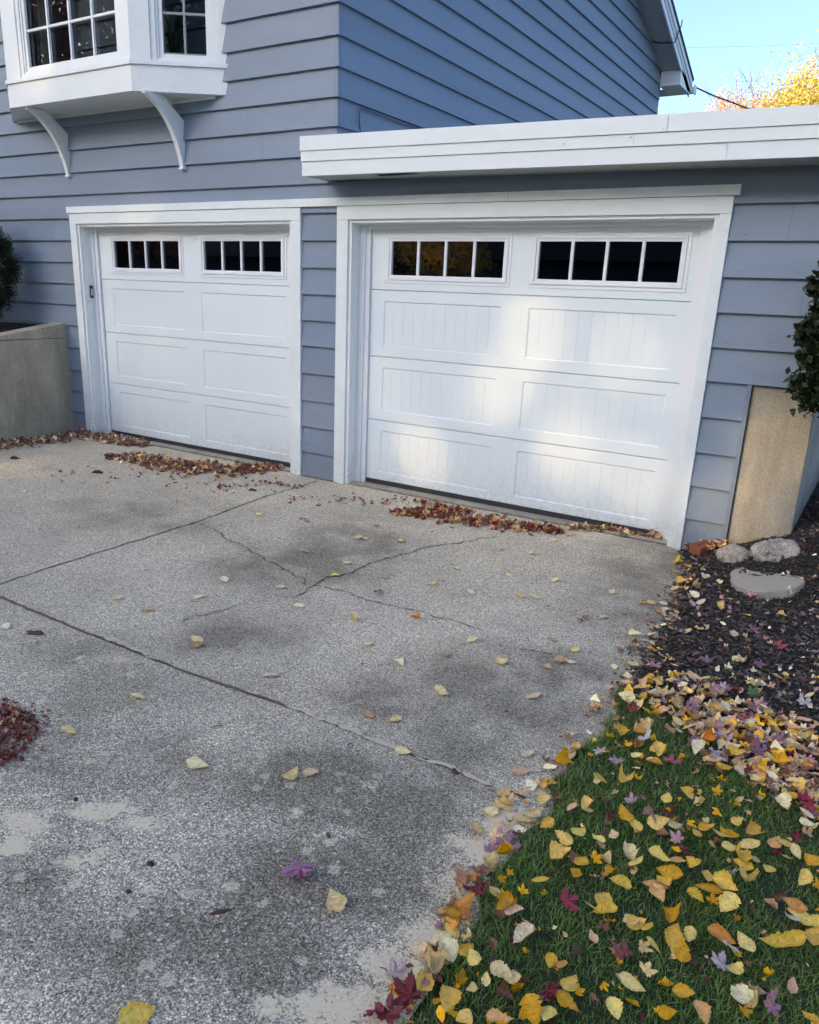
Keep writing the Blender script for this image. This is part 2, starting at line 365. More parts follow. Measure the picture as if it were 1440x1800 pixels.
tag(mb.build('ground', M['far_ground']), 'flat grassy ground around the house', 'ground', kind='structure')

# grass
def grass():
    n = 125000
    x = NR.uniform(6.60, 8.5, n); y = NR.uniform(-4.9, -2.1, n)
    e = np.array([edge_x(b) for b in y]); ll = np.interp(x, [6.6, 6.87, 7.16, 7.47, 9], [-2.22, -2.30, -2.53, -2.72, -3.4])
    den = np.array([.5+noise.noise((a*6, b*6, 1)) for a, b in zip(x, y)])
    k = (x > e+.01+NR.normal(0, .022, n)) & (y < ll+NR.normal(0, .035, n)) & (NR.random(n) < np.clip(den+.55, .25, 1))
    x, y, den = x[k], y[k], den[k]; n = len(x)
    h = NR.uniform(.015, .037, n)*(.75+.4*np.clip(den, 0, 1)); a = NR.uniform(0, 6.283, n); lean = NR.uniform(.2, 1.3, n)*h; w = NR.uniform(.0009, .0018, n)
    z = np.array([yard_z(p, q) for p, q in zip(x, y)])-.002
    b = a+NR.normal(1.57, .4, n); dx, dy = np.cos(a), np.sin(a); wx, wy = np.cos(b)*w, np.sin(b)*w
    V = np.empty((n, 5, 3))
    for j, (t, l, ww) in enumerate(((0, 0, 1), (0, 0, -1), (.55, .35, .8), (.55, .35, -.8), (1, 1, 0))):
        V[:, j, 0] = x+dx*lean*l+wx*ww; V[:, j, 1] = y+dy*lean*l+wy*ww; V[:, j, 2] = z+h*t*(1-.25*(l == 1)*lean/h/1.3)
    i = np.arange(n)[:, None]*5
    F = np.concatenate([i+[0, 1, 3], i+[0, 3, 2], i+[2, 3, 4]])
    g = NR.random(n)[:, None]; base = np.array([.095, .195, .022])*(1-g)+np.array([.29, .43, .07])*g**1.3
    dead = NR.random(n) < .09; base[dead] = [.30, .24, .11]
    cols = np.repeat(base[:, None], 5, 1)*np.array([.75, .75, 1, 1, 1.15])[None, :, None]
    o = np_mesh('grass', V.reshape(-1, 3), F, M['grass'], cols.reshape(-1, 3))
    tag(o, 'short dark green lawn grass beside the driveway', 'grass', kind='stuff')
grass()

# bark mulch chips
def chips():
    n = 24000
    x = NR.uniform(6.36, 8.4, n); y = NR.uniform(-2.9, 1.3, n)
    e = np.array([edge_x(b) for b in y]); ll = np.interp(x, [6.6, 6.87, 7.16, 7.47, 9], [-2.22, -2.30, -2.53, -2.72, -3.4])
    k = (x > e+NR.normal(0, .03, n)) & (y > ll-NR.exponential(.05, n)) & ~((x < 7.05) & (y > -.02))
    x, y = x[k], y[k]; n = len(x)
    z = np.array([yard_z(p, q) for p, q in zip(x, y)])+NR.uniform(0, .012, n)
    z = np.maximum(z, -.036)
    L = NR.uniform(.010, .034, n)*(1+.6*(NR.random(n) < .1)); W = NR.uniform(.0025, .007, n); T = NR.uniform(.001, .003, n)
    a = NR.uniform(0, 6.283, n); p = NR.normal(0, .35, n); r = NR.normal(0, .6, n)
    base = np.array([(-1,-1,0),(1,-1,0),(1,1,0),(-1,1,0),(-.8,-.6,1),(.9,-.5,1),(.8,.7,1),(-.9,.5,1)], float)
    P = base[None]*np.stack([L/2*1.0, W, T*1.5], -1)[:, None]
    cr, sr = np.cos(r)[:, None], np.sin(r)[:, None]; Y = P[..., 1]*cr-P[..., 2]*sr; Z = P[..., 1]*sr+P[..., 2]*cr
    cp, sp = np.cos(p)[:, None], np.sin(p)[:, None]; X = P[..., 0]*cp-Z*sp; Z = P[..., 0]*sp+Z*cp
    ca, sa = np.cos(a)[:, None], np.sin(a)[:, None]
    V = np.stack([X*ca-Y*sa+x[:, None], X*sa+Y*ca+y[:, None], Z+z[:, None]], -1)
    i = np.arange(n)[:, None]*8
    F = np.concatenate([i+f for f in ([4,5,6,7],[0,1,5,4],[1,2,6,5],[2,3,7,6],[3,0,4,7])])
    g = NR.random(n)
    c = np.array([.046, .034, .025])[None]*(1+2.6*g[:, None]**2)
    pale = NR.random(n) < .03; c[pale] = np.array([.30, .25, .18])*NR.uniform(.5, 1.2, (pale.sum(), 1))
    brown = (g > .86) & ~pale; c[brown] = [.07, .045, .03]
    o = np_mesh('mulch_chips', V.reshape(-1, 3), F, M['chips'], np.repeat(c, 8, 0))
    tag(o, 'black shredded bark mulch right of the driveway', 'mulch', kind='stuff')
chips()

# ------------------------------------------------------------------ the house
house = empty('house', (0, 0, 0), 'slate blue clapboard house with white bay window and two white garage doors', 'house')
ZL = [-.03, .19, .419, .649, .885, 1.117, 1.33, 1.544, 1.756, 1.969, 2.181, 2.40, 2.605, 2.808, 3.014, 3.22, 3.431, 3.648]
while ZL[-1] < 6.9: ZL.append(ZL[-1]+.2075)
def boards(mb, path, za, zb, x_clip=None, top=None):
    """clapboards over a path of (point, outward normal) in plan, between za and zb"""
    for i in range(len(ZL)-1):
        lo, hi = ZL[i], ZL[i+1]
        mb.cur = R.uniform(.15, .95); a, b = max(lo, za), min(hi+.012, zb)
        if b-a < .004: continue
        off = lambda z: .030-(z-lo)/(hi+.012-lo)*.028
        V = []
        for (p, q) in path:
            for z, o in ((a, .0), (a, off(a)), (b, off(b))): V.append((p[0]+q[0]*o, p[1]+q[1]*o, z))
        F = []
        for k in range(len(path)-1):
            F += [(3*k+1, 3*k+4, 3*k+5, 3*k+2), (3*k, 3*k+3, 3*k+4, 3*k+1)]
        mb.add(V, F)
def flat(x0, x1, y=0): return [((x0, y), (0, -1)), ((x1, y), (0, -1))]
XC = 3.370
# front wall, and the two-storey side wall (a gable) as one wall each
mb = MB()
boards(mb, flat(-6.5, -.25), .9, 2.2875); boards(mb, flat(-.25, .03), -.03, 2.2875)
boards(mb, flat(3.02, 3.42), -.03, 2.24)
boards(mb, flat(-6.5, 7.05), 2.2875, 2.405)
boards(mb, flat(6.38, 6.64), -.03, 1.117)
boards(mb, flat(6.38, 7.05), 1.117, 2.2875)
boards(mb, flat(-6.5, XC), 2.405, 5.13)
mb.mi = 1
def butt(x, i, z_lo=None):
    lo, hi = ZL[i], ZL[i+1]; f = lambda z: -(.030-(z-lo)/(hi+.012-lo)*.028)-.0005
    a, b = lo+.004, hi-.004
    mb.add([(x, f(a), a), (x+.0016, f(a), a), (x+.0016, f(b), b), (x, f(b), b)], [(0, 1, 2, 3)])
for x, i in ((3.305, 10), (1.50, 11), (2.62, 12), (-.9, 8), (-.6, 10), (1.2, 16), (2.95, 15), (2.45, 13), (-.45, 7), (6.72, 9), (6.86, 7), (1.95, 11), (3.02, 17)): butt(x, i)
def nail(x, i, dz=.035):
    lo, hi = ZL[i], ZL[i+1]; z = lo+dz; y = -(.030-(z-lo)/(hi+.012-lo)*.028)-.0006
    mb.add([(x-.0035, y, z-.003), (x+.0035, y, z-.003), (x+.0035, y, z+.003), (x-.0035, y, z+.003)], [(0, 1, 2, 3)])
for i in range(10, 19):
    for x in np.arange(-1.1+.13*(i % 3), 3.2, .81):
        if R.random() < .6: nail(float(x), i)
for i in range(5, 10):
    for x in (6.47, 6.84):
        if R.random() < .8: nail(x+R.uniform(-.03, .03), i)
for x, z0, z1 in () and ((3.305, 2.29, 2.40), (1.50, 2.415, 2.60), (2.62, 2.61, 2.80), (1.98, 2.82, 3.01), (-.9, 1.76, 1.965), (-.6, 2.19, 2.395)): mb.box(x, -.0215, z0, x+.0018, -.01, z1-.03)
front = mb.build('front_wall', [M['siding'], M['seam']], house)
def rz(y): return 5.085+.349*(8.57-y) if y > 4.3 else 5.085+.349*(y-.03)
mb = MB()
for i in range(11, len(ZL)-1):
    lo, hi = ZL[i], ZL[i+1]
    off = lambda z: .030-(z-lo)/(hi+.012-lo)*.028
    mb.cur = R.uniform(.15, .95); a, b = lo, hi+.012
    def ylim(z):
        if z < rz(8.63): return 0, 8.63
        d = (z-5.085)/.349; return min(4.29, .03+d), max(4.31, 8.57-d)
    for (z0, z1) in [(a, b)]:
        (ya0, yb0), (ya1, yb1) = ylim(z0), ylim(z1)
        if yb0-ya0 < .1: continue
        o0, o1 = off(z0), off(z1)
        if ya0 == 0: ya0 = -o0
        if ya1 == 0: ya1 = -o1
        mb.add([(XC, ya0, z0), (XC, yb0, z0), (XC+o0, ya0, z0), (XC+o0, yb0, z0), (XC+o1, ya1, z1), (XC+o1, yb1, z1)], [(0, 1, 3, 2), (2, 3, 5, 4)])
mb.mi = 1
def seam_at(y, i, thick=.002):
    lo, hi = ZL[i], ZL[i+1]; f = lambda z: XC+(.030-(z-lo)/(hi+.012-lo)*.028)+.0006
    a, b = lo+.004, hi-.006; mb.add([(f(a), y, a), (f(a), y+thick, a), (f(b), y+thick, b), (f(b), y, b)], [(0, 1, 2, 3)])
for y, i in ((2.35, 16), (3.9, 17), (3.3, 20), (6.3, 20), (7.6, 19), (6.9, 22), (4.7, 21)):
    seam_at(y, i)
mb.mi = 0
side = mb.build('side_wall', [M['siding'], M['seam']], house)
# metal corner caps, one on every course
mb = MB()
for i in range(10, 24):
    z0, z1 = ZL[i], ZL[i+1]
    if z0 < 2.3: continue
    o0, o1 = .033, .006
    for (z, o) in [(0, 0)]:
        a = [(XC-.022, -o0, z0-.003), (XC+o0, -o0, z0-.003), (XC+o0, .022, z0-.003), (XC-.022, -o1, z1-.004), (XC+o1, -o1, z1-.004), (XC+o1, .022, z1-.004)]
        mb.add(a+[(XC, 0, z0-.003)], [(0, 1, 4, 3), (1, 2, 5, 4), (0, 6, 2, 1)])
mb.build('corner_trim', M['siding'], house)
mb = MB()
for (z0, z1) in [(ZL[i], ZL[i+1]) for i in range(12, 21)]:
    mb.box(XC-.02, 8.61, z0-.003, XC+.024, 8.655, z1-.004)
mb.build('corner_trim', M['siding'], house)
# plain shells behind the boards
mb = MB()
mb.box(-6.5, 8.63, -.1, XC, 8.70, 5.0); mb.box(-6.5, .0, 5.13, XC, .02, 5.2)
mb.box(-6.6, 0, .0, -6.5, 8.63, 5.0); mb.box(7.0, .05, 1.1, 7.05, 8.6, 2.42); mb.box(XC, 8.6, -.05, 7.05, 8.66, 2.42)
mb.build('rear_wall', M['siding'], house)
mb = MB()
mb.box(7.052, .03, 1.117, 7.07, 8.6, 2.42)
mb.build('side_siding', M['siding'], house)

# the gabled roof with its rake, soffit and boxed return
mb = MB(); OV = .335
def rp(y): return rz(y) if 0 <= y <= 8.6 else (5.085+.349*(8.57-y) if y > 4.3 else 5.085+.349*(y-.03))
y_e = 9.24; x1 = XC+OV
for (ya, yb) in ((4.3, y_e), (4.3, -.62)):
    za, zb = rp(ya)+.2, rp(yb)+.2
    q = [(-7, ya, za), (x1+.045, ya, za), (x1+.045, yb, zb), (-7, yb, zb)]
    mb.prism(q, (0, 0, 0), (0, 0, .035))
mb.build('roof', M['shingle'], house)
mb = MB()
for (ya, yb) in ((4.3, y_e), (4.3, -.62)):
    for (xa, xb, d0, d1) in ((x1-.02, x1, -.03, .12), (x1, x1+.012, .06, .16), (x1+.012, x1+.03, .12, .198)):
        P = [(xa, ya, rp(ya)+d0), (xa, yb, rp(yb)+d0), (xa, yb, rp(yb)+d1), (xa, ya, rp(ya)+d1)]
        mb.prism(P, (0, 0, 0), (xb-xa, 0, 0))
mb.build('rake_board', M['alum'], house)
mb = MB()
for k in range(60):                         # rake soffit in narrow vinyl planks with grooves
    for sgn in (1, -1):
        ya = 4.3+sgn*k*.075; yb = 4.3+sgn*(k*.075+.070)
        if sgn > 0 and yb > 8.57 or sgn < 0 and yb < .03: continue
        P = [(XC+.004, ya, rp(ya)), (XC+.004, yb, rp(yb)), (XC+.004, yb, rp(yb)+.012), (XC+.004, ya, rp(ya)+.012)]
        mb.prism(P, (0, 0, 0), (OV-.024, 0, 0))
for (ya, yb) in ((4.3, 8.57), (4.3, .03)):
    P = [(XC, ya, rp(ya)+.004), (XC, yb, rp(yb)+.004), (XC, yb, rp(yb)+.19), (XC, ya, rp(ya)+.19)]
    mb.prism(P, (0, 0, 0), (OV-.02, 0, 0))
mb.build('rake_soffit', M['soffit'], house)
mb = MB()
zb_ = 4.865
mb.prism([(XC+.02, 8.575, zb_), (XC+.02, y_e, zb_), (XC+.02, y_e, rp(y_e)+.15), (XC+.02, 8.575, rp(8.575)-.004)], (0, 0, 0), (OV-.02, 0, 0))
for z in (4.93, 5.0): mb.box(XC+.02, 8.570, z, x1-.002, 8.5745, z+.06)
mb.box(x1, 8.571, zb_-.006, x1+.009, y_e, zb_+.012)
mb.build('cornice_return', M['alum'], house)
mb = MB(); mb.tube([(-7, y_e+.06, 4.93), (x1+.06, y_e+.06, 4.93)], .055, 8)
mb.box(x1+.055, y_e-.01, 4.87, x1+.075, y_e+.13, 5.0)
mb.build('gutter', M['alum'], house)
# front eave
mb = MB(); mb.box(-7, -.62, 5.03, XC+.3, .0, 5.06); mb.box(-7, -.64, 4.98, XC+.3, -.62, 5.1)
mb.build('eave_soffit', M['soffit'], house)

# the flat garage roof with its stepped white fascia
def ft(x): return 2.682-.0177*(x-3.305)
def fb(x): return 2.410-.0110*(x-3.305)
mb = MB(); XR = 7.5
def fas(x0, x1, a, b, y0, y1=-.33):
    "one length of fascia between fractions a (bottom) and b (top) of its height"
    z = lambda x, t: fb(x)+(ft(x)-fb(x))*t
    mb.add([(x0, y0, z(x0, a)), (x1, y0, z(x1, a)), (x1, y1, z(x1, a)), (x0, y1, z(x0, a)), (x0, y0, z(x0, b)), (x1, y0, z(x1, b)), (x1, y1, z(x1, b)), (x0, y1, z(x0, b))],
           [(0, 3, 2, 1), (4, 5, 6, 7), (0, 1, 5, 4), (1, 2, 6, 5), (2, 3, 7, 6), (3, 0, 4, 7)])
for x0, x1_, a, b, y in ((3.300, 6.026, .635, 1, -.372), (6.029, XR, .637, 1.003, -.3715), (3.303, 5.836, .367, .63, -.362), (5.838, XR, .365, .63, -.3625), (3.305, 6.372, 0, .362, -.352), (6.374, XR, 0, .360, -.3525)):
    fas(x0, x1_, a, b, y)
for x0, a, b, y in ((3.300, .635, 1, 0), (3.303, .367, .63, 0), (3.305, 0, .362, 0)): mb.box(x0, -.33, fb(3.3)+.272*a, x0+.02, -.022, fb(3.3)+.272*b)
for x, a in ((6.0, .68), (6.95, .70), (5.81, .55), (5.4, .48), (6.36, .30), (4.4, .72), (5.2, .74)):
    z = fb(x)+(ft(x)-fb(x))*a; mb.box(x, -.377, z, x+.006, -.36, z+.006)
mb.build('fascia', M['alum'], house)
mb = MB()
for k in range(34):
    x0 = 3.325+k*.125; 
    if x0+.12 > XR: break
    mb.add([(x0, -.33, fb(x0)+.006), (x0+.121, -.33, fb(x0)+.006), (x0+.121, .0, fb(x0)+.006), (x0, .0, fb(x0)+.006), (x0, -.33, fb(x0)+.02), (x0+.121, -.33, fb(x0)+.02), (x0+.121, .0, fb(x0)+.02), (x0, .0, fb(x0)+.02)],
           [(0, 3, 2, 1), (4, 5, 6, 7), (0, 1, 5, 4), (1, 2, 6, 5), (2, 3, 7, 6), (3, 0, 4, 7)])
mb.box(3.32, -.33, 2.424, XR, 0, 2.434)
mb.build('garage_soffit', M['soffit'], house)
mb = MB()
for i in range(20):
    for j in range(6): mb.box(3.93+i*.017, -.27+j*.014, fb(4)+.0025, 3.938+i*.017, -.263+j*.014, fb(4)+.0055)
mb.build('soffit_vent', M['dark'], house)
mb = MB(); mb.add([(XC+.022, 0, 2.60), (XR, 0, 2.56), (XR, 8.7, 2.56), (XC+.022, 8.7, 2.60), (3.3, -.33, 2.66), (XR, -.33, 2.60)], [(0, 1, 2, 3), (4, 5, 1, 0)])
mb.box(XC, -.3, 2.44, XR, 8.7, 2.56)
mb.box(XR-.02, -.35, 2.37, XR, 8.7, 2.6)
mb.build('garage_roof', M['membrane'], house)

# the concrete foundation pier
mb = MB(); mb.box(6.668, .0, -.2, 7.04, 8.5, 1.112)
mb.build('foundation', M['pier_concrete'], house, bevel=.008)
mb = MB(); mb.box(6.640, -.033, .0, 6.666, .0, 1.115)
mb.build('corner_trim', M['siding'], house)

# door casings
mb = MB()
def casing(xa, xi, xj, xo, cap=None):
    mb.box(xa, -.037, -.038, xi, .02, 2.124)                 # left leg
    mb.box(xj, -.037, -.038, xo, .02, 2.124)
    mb.box(xa, -.039, 2.1245, xo, .02, 2.224)                # head board
casing(.021, .117, 2.932, 3.034); casing(3.4085, 3.517, 6.320, 6.389)
mb.box(0, -.050, 2.2265, 4.90, .02, 2.2875); mb.box(4.902, -.0505, 2.2265, 6.423, .02, 2.287)
mb.build('door_casing', M['trim'], house, bevel=.002)
mb = MB()
def liner(x0, x1):
    mb.box(x0, -.018, -.036, x0+.028, .012, 2.100); mb.box(x1-.028, -.018, -.036, x1, .012, 2.100); mb.box(x0, -.018, 2.1005, x1, .012, 2.1235)
    mb.box(x0+.002, .012, -.036, x0+.034, .30, 2.10); mb.box(x1-.034, .012, -.036, x1-.002, .30, 2.10); mb.box(x0, .012, 2.094, x1, .30, 2.12)
liner(.118, 2.931); liner(3.518, 6.319)
mb.build('door_jamb', M['smooth_trim'], house)
mb = MB()
for x0, x1 in ((.152, 2.897), (3.552, 6.285)):
    for a, b, y0 in ((0, .050, .088), (.050, .090, .106)):
        mb.box(x0+a, y0, -.034, x0+b, .126, 2.093); mb.box(x1-b, y0, -.034, x1-a, .126, 2.093)
    mb.box(x0+.09, .106, 2.065, x1-.09, .126, 2.0935)
mb.build('stop_moulding', M['vinyl'], house)

# garage doors
YD = .131
def relief(mb, x0, x1, z0, z1, panels, holes=(), vg=0):
    e = .009; xs = {x0, x0+.004, x1-.004, x1}; zs = {z0, z0+.004, z1-.004, z1}
    for (a, b, c, d) in panels:
        xs |= {a, a+e, b-e, b}; zs |= {c, c+e, d-e, d}
        for i in range(vg): g = a+(b-a)*(i+1)/(vg+1); xs |= {g-.003, g, g+.003}
    for (a, b, c, d) in holes: xs |= {a, b}; zs |= {c, d}
    xs = sorted(xs); zs = sorted(zs)
    def dep(x, z):
        D = 0
        if x in (x0, x1) or z in (z0, z1): D = .006
        for (a, b, c, d) in panels:
            if a+e-1e-6 <= x <= b-e+1e-6 and c+e-1e-6 <= z <= d-e+1e-6:
                D = .0075
                for i in range(vg):
                    if abs(x-(a+(b-a)*(i+1)/(vg+1))) < 1e-6: D = .0098
        return D
    V = [(x, YD+dep(x, z), z) for z in zs for x in xs]; n = len(xs)
    F = []
    for j in range(len(zs)-1):
        for i in range(n-1):
            mx, mz = (xs[i]+xs[i+1])/2, (zs[j]+zs[j+1])/2
            if any(a < mx < b and c < mz < d for a, b, c, d in holes): continue
            F.append((j*n+i, j*n+i+1, (j+1)*n+i+1, (j+1)*n+i))
    mb.add(V, F)
def garage_door(x0, x1, cols, panes, vg, label):
    mb = MB(); mb.box(x0-.03, YD+.03, -.024, x1+.03, YD+.045, 1.60)
    mb.box(x0-.03, YD+.03, 1.60, x1+.03, YD+.045, 1.70); mb.box(x0-.03, YD+.03, 1.99, x1+.03, YD+.045, 2.14)
    for a, b in ((x0-.03, panes[0][0]-.02), (panes[0][1]+.02, panes[1][0]-.02), (panes[1][1]+.02, x1+.03)): mb.box(a, YD+.03, 1.70, b, YD+.045, 1.99)
    d = mb.build('garage_door', M['door'], house); d['label'] = label
    S = .5334
    for k in range(3):
        mb = MB(); relief(mb, x0, x1, k*S+.0015 if k else .012, (k+1)*S-.0015, [(a, b, k*S+.083, k*S+.448) for a, b in cols], (), vg)
        mb.build('door_section', M['door'], d)
    mb = MB(); relief(mb, x0, x1, 3*S+.0015, 4*S, [], [(a-.012, b+.012, 1.706, 1.986) for a, b in panes])
    mb.build('door_section', M['door'], d)
    for (a, b) in panes:
        mb = MB()
        def ring(o, i, y0, y1, dz=0):
            mb.box(a-o, y0, 1.718-o, b+o, y1, 1.718-i); mb.box(a-o, y0, 1.974+i, b+o, y1, 1.974+o)
            mb.box(a-o, y0, 1.718-i, a-i, y1, 1.974+i); mb.box(b+i, y0, 1.718-i, b+o, y1, 1.974+i)
        ring(.062, .036, YD-.005, YD+.01); ring(.036, .020, YD-.013, YD+.01); ring(.020, 0, YD-.006, YD+.02)
        for q in (1, 2, 3):
            c = a+(b-a)*q/4; mb.box(c-.011, YD-.005, 1.718, c+.011, YD+.012, 1.974)
        mb.build('window_frame', M['vinyl'], d, bevel=.002)
        mb = MB(); mb.add([(a-.015, YD+.014, 1.70), (b+.015, YD+.014, 1.70), (b+.015, YD+.014, 1.99), (a-.015, YD+.014, 1.99)], [(0, 1, 2, 3)])
        mb.build('window_glass', M['glass'], d)
    mb = MB(); mb.box(x0, YD-.004, -.022, x1, YD+.02, .010)
    mb.build('bottom_seal', M['rubber'], d)
    mb = MB()
    for c in (.3, .55, .8): mb.box(x0+(x1-x0)*c-.008, YD-.014, -.010, x0+(x1-x0)*c+.008, YD-.003, .0)
garage_door(.205, 2.90, [(.408, 1.458), (1.685, 2.738)], [(.472, 1.410), (1.743, 2.684)], 0, 'garage door with plain recessed panels')
garage_door(3.585, 6.285, [(3.777, 4.826), (5.049, 6.112)], [(3.837, 4.817), (5.093, 6.083)], 10, 'garage door with beadboard grooves in its panels')
# dark garage room behind the glass
mb = MB(); mb.box(.02, 5.9, -.02, 7.0, 5.95, 2.42); mb.box(.02, .2, 2.38, 7.0, 5.95, 2.42); mb.box(.0, .2, 0, .02, 5.95, 2.42); mb.box(6.98, .2, 0, 7.0, 5.95, 2.42); mb.box(3.2, .2, 0, 3.3, 5.95, 2.4)
mb.build('garage_interior', M['dark_interior'], house)

# doorbell-like keypad on the left jamb
kp = empty('keypad', (.150, .062, 1.47), 'small black and silver keypad fixed to the white jamb of the left garage door', 'keypad')
mb = MB(); mb.box(0, -.018, -.062, .012, .018, .062); mb.build('case', M['black_plastic'], kp, bevel=.004)
mb = MB(); mb.box(.012, -.013, -.040, .0165, .013, .030); mb.build('cover', M['grey_plastic'], kp, bevel=.002)

# ------------------------------------------------------------------ bay window
P0, P1 = np.array([1.57, -.455]), np.array([2.235, 0.]); Q0 = np.array([-.16, -.455]); Q1 = np.array([-.825, 0.])
bay = empty('bay_window_root'); bpy.data.objects.remove(bay)
ZT = 4.62
def off_poly(o):
    "plan outline of the bay pushed out by o"
    d = (P1-P0)/np.linalg.norm(P1-P0); n = np.array([d[1], -d[0]])      # outward normal of the right cheek
    k = (1-n[1]*-1*1)                                                  # mitre with the front
    t = math.tan((math.acos(-n[1]))/2)
    c0 = P0+np.array([t*o, -o]); e0 = P1+n*o; e0 = e0+d*((0-e0[1])/d[1])
    return [(-.5*0+Q0[0]-t*o, -.455-o), tuple(c0), tuple(e0)], n, d
def bay_ring(mb, z0, z1, o, inner=.06):
    (a, b, c), n, d = off_poly(o); (a2, b2, c2), _, _ = off_poly(-inner)
    l = (2*.705-c[0], 0); l2 = (2*.705-c2[0], 0)
    out = [l, a, b, c]; inn = [l2, a2, b2, c2]
    for i in range(3):
        q = [(*out[i], z0), (*out[i+1], z0), (*inn[i+1], z0), (*inn[i], z0)]
        mb.prism(q, (0, 0, 0), (0, 0, z1-z0))
mb = MB()
bay_ring(mb, 3.12, 3.318, 0); 
bay_body = mb.build('bay_window', M['smooth_trim'], house, bevel=.002)
mb = MB(); bay_ring(mb, 3.3185, 3.352, .016, .10); mb.build('window_sill', M['smooth_trim'], bay_body, bevel=.002)
mb = MB(); (a, b, c), n, d = off_poly(-.004)
mb.add([(2*.705-c[0], 0, 3.128), (*a, 3.128), (*b, 3.128), (*c, 3.128)], [(0, 1, 2, 3)])
mb.box(2*.705-2.1, -.045, 3.10, 2.1, -.0, 3.126)
mb.build('bay_underside', M['smooth_trim'], bay_body)
mb = MB()
def wallbox(o0, dirv, nrm, s0, s1, z0, z1, y0, y1):
    "box on a bay face: s along, y0..y1 outward"
    a = o0+dirv*s0; b = o0+dirv*s1
    q = [(*(a+nrm*y0), z0), (*(b+nrm*y0), z0), (*(b+nrm*y1), z0), (*(a+nrm*y1), z0)]
    mb.prism(q, (0, 0, 0), (0, 0, z1-z0))
FRONT = (Q0, np.array([1., 0]), np.array([0, -1.])); RIGHT = (P0, d, n)
ld = np.array([d[0], -d[1]]); LEFT = (Q1, ld, np.array([-n[0], n[1]]))
LW = float(np.linalg.norm(P1-P0)); FW = 1.73
def face_frame(face, W, p0, p1, zb, zt, mus, zbars, cheek):
    # boards, casing steps and sash around a pane between s = p0 and p1
    g = lambda *a: wallbox(*face, *a)
    g(0, p0-.10, 3.3525, ZT, -.05, 0); g(p1+.10, W, 3.3525, ZT, -.05, 0)
    for o, i, y1, dz in ((.10, .055, -.012, 0), (.055, .035, -.022, 0), (.035, .0, -.034, 0)):
        g(p0-o, p0-i, 3.3525, zt+o, -.06, y1); g(p1+i, p1+o, 3.3525, zt+o, -.06, y1)
        g(p0-i, p1+i, zb-o if o < .1 else 3.3525, zb-i, -.06, y1); g(p0-i, p1+i, zt+i, zt+o, -.06, y1)
    g(p0-.10, p1+.10, zt+.10, ZT, -.05, 0)
mb = MB()
face_frame(FRONT, FW, .31, 1.53, 3.44, 4.35, None, None, 0)
face_frame(RIGHT, LW, .268, .622, 3.412, 4.35, None, None, 1)
face_frame(LEFT, LW, LW-.622, LW-.268, 3.412, 4.35, None, None, 1)
bay_ring(mb, ZT, ZT+.12, .02)
mb.build('window_casing', M['smooth_trim'], bay_body, bevel=.0015)
mb = MB()
for s in (.31+1.22*k/4 for k in (1, 2, 3)): wallbox(*FRONT, s-.010, s+.010, 3.44, 4.35, -.062, -.040)
for z in (3.735, 4.04): wallbox(*FRONT, .31, 1.53, z-.010, z+.010, -.060, -.042)
mb.build('muntin', M['vinyl'], bay_body)
GM = m_plain('grey green muntin', (.30, .32, .31), .5)
for f, s in ((RIGHT, .445), (LEFT, LW-.445)):
    mb = MB()
    wallbox(*f, s-.009, s+.009, 3.412, 4.35, -.064, -.044)
    for z in (3.715, 4.03): wallbox(*f, s-.177, s+.177, z-.009, z+.009, -.062, -.046)
    wallbox(*f, s-.177, s+.177, 3.412, 3.424, -.066, -.040)
    mb.build('muntin', GM, bay_body)
mb = MB()
for f, a, b, z in ((FRONT, .29, 1.55, 3.42), (RIGHT, .25, .64, 3.39), (LEFT, LW-.64, LW-.25, 3.39)):
    o0, dv, nr = f; p = o0+dv*a-nr*.068; q = o0+dv*b-nr*.068
    mb.add([(*p, z), (*q, z), (*q, 4.37), (*p, 4.37)], [(0, 1, 2, 3)])
mb.build('window_glass', M['glass'], bay_body)
mb = MB(); mb.add([(-.83, 0, ZT+.12), (-.19, -.49, ZT+.12), (1.60, -.49, ZT+.12), (2.24, 0, ZT+.12), (0, 0, ZT+.42), (1.41, 0, ZT+.42)], [(0, 1, 4), (1, 2, 5, 4), (2, 3, 5)])
mb.build('bay_roof', M['shingle'], bay_body)
mb = MB()
mb.box(-.8, 1.5, 3.0, 2.2, 1.55, 4.9); mb.box(-.82, .02, 3.0, -.8, 1.5, 4.9); mb.box(2.2, .02, 3.0, 2.22, 1.5, 4.9); mb.box(-.8, .02, 4.6, 2.2, 1.5, 4.62)
mb.add([(-.75, 0, 3.34), (-.14, -.40, 3.34), (1.54, -.40, 3.34), (2.16, 0, 3.34), (2.16, 1.5, 3.34), (-.75, 1.5, 3.34)], [(0, 1, 2, 3, 4, 5)])
mb.build('bay_interior', M['dark_interior'], bay_body)
for xb in (.030, 1.652):                      # the two curved brackets
    mb = MB(); prof = [(0, 2.572), (0, 2.955), (-.235, 3.12), (-.425, 3.12)]
    arc = []
    for k in range(13):                        # concave front edge
        t = k/12*math.pi/2; q = k/12; arc.append((-.425+.385*(.68*math.sin(t)+.32*q), 3.100-.515*(.68*(1-math.cos(t))+.32*q)))
    prof = [(0, 2.578), (0, 2.955), (-.235, 3.1195), (-.432, 3.1195)]+arc+[(-.040, 2.578)]
    L = [(xb, y-.002, z) for y, z in prof]; mb.prism(L, (0, 0, 0), (.048, 0, 0))
    mb.box(xb-.004, -.052, 2.566, xb+.052, -.002, 2.579)
    mb.build('bracket', M['smooth_trim'], bay_body, bevel=.0015)
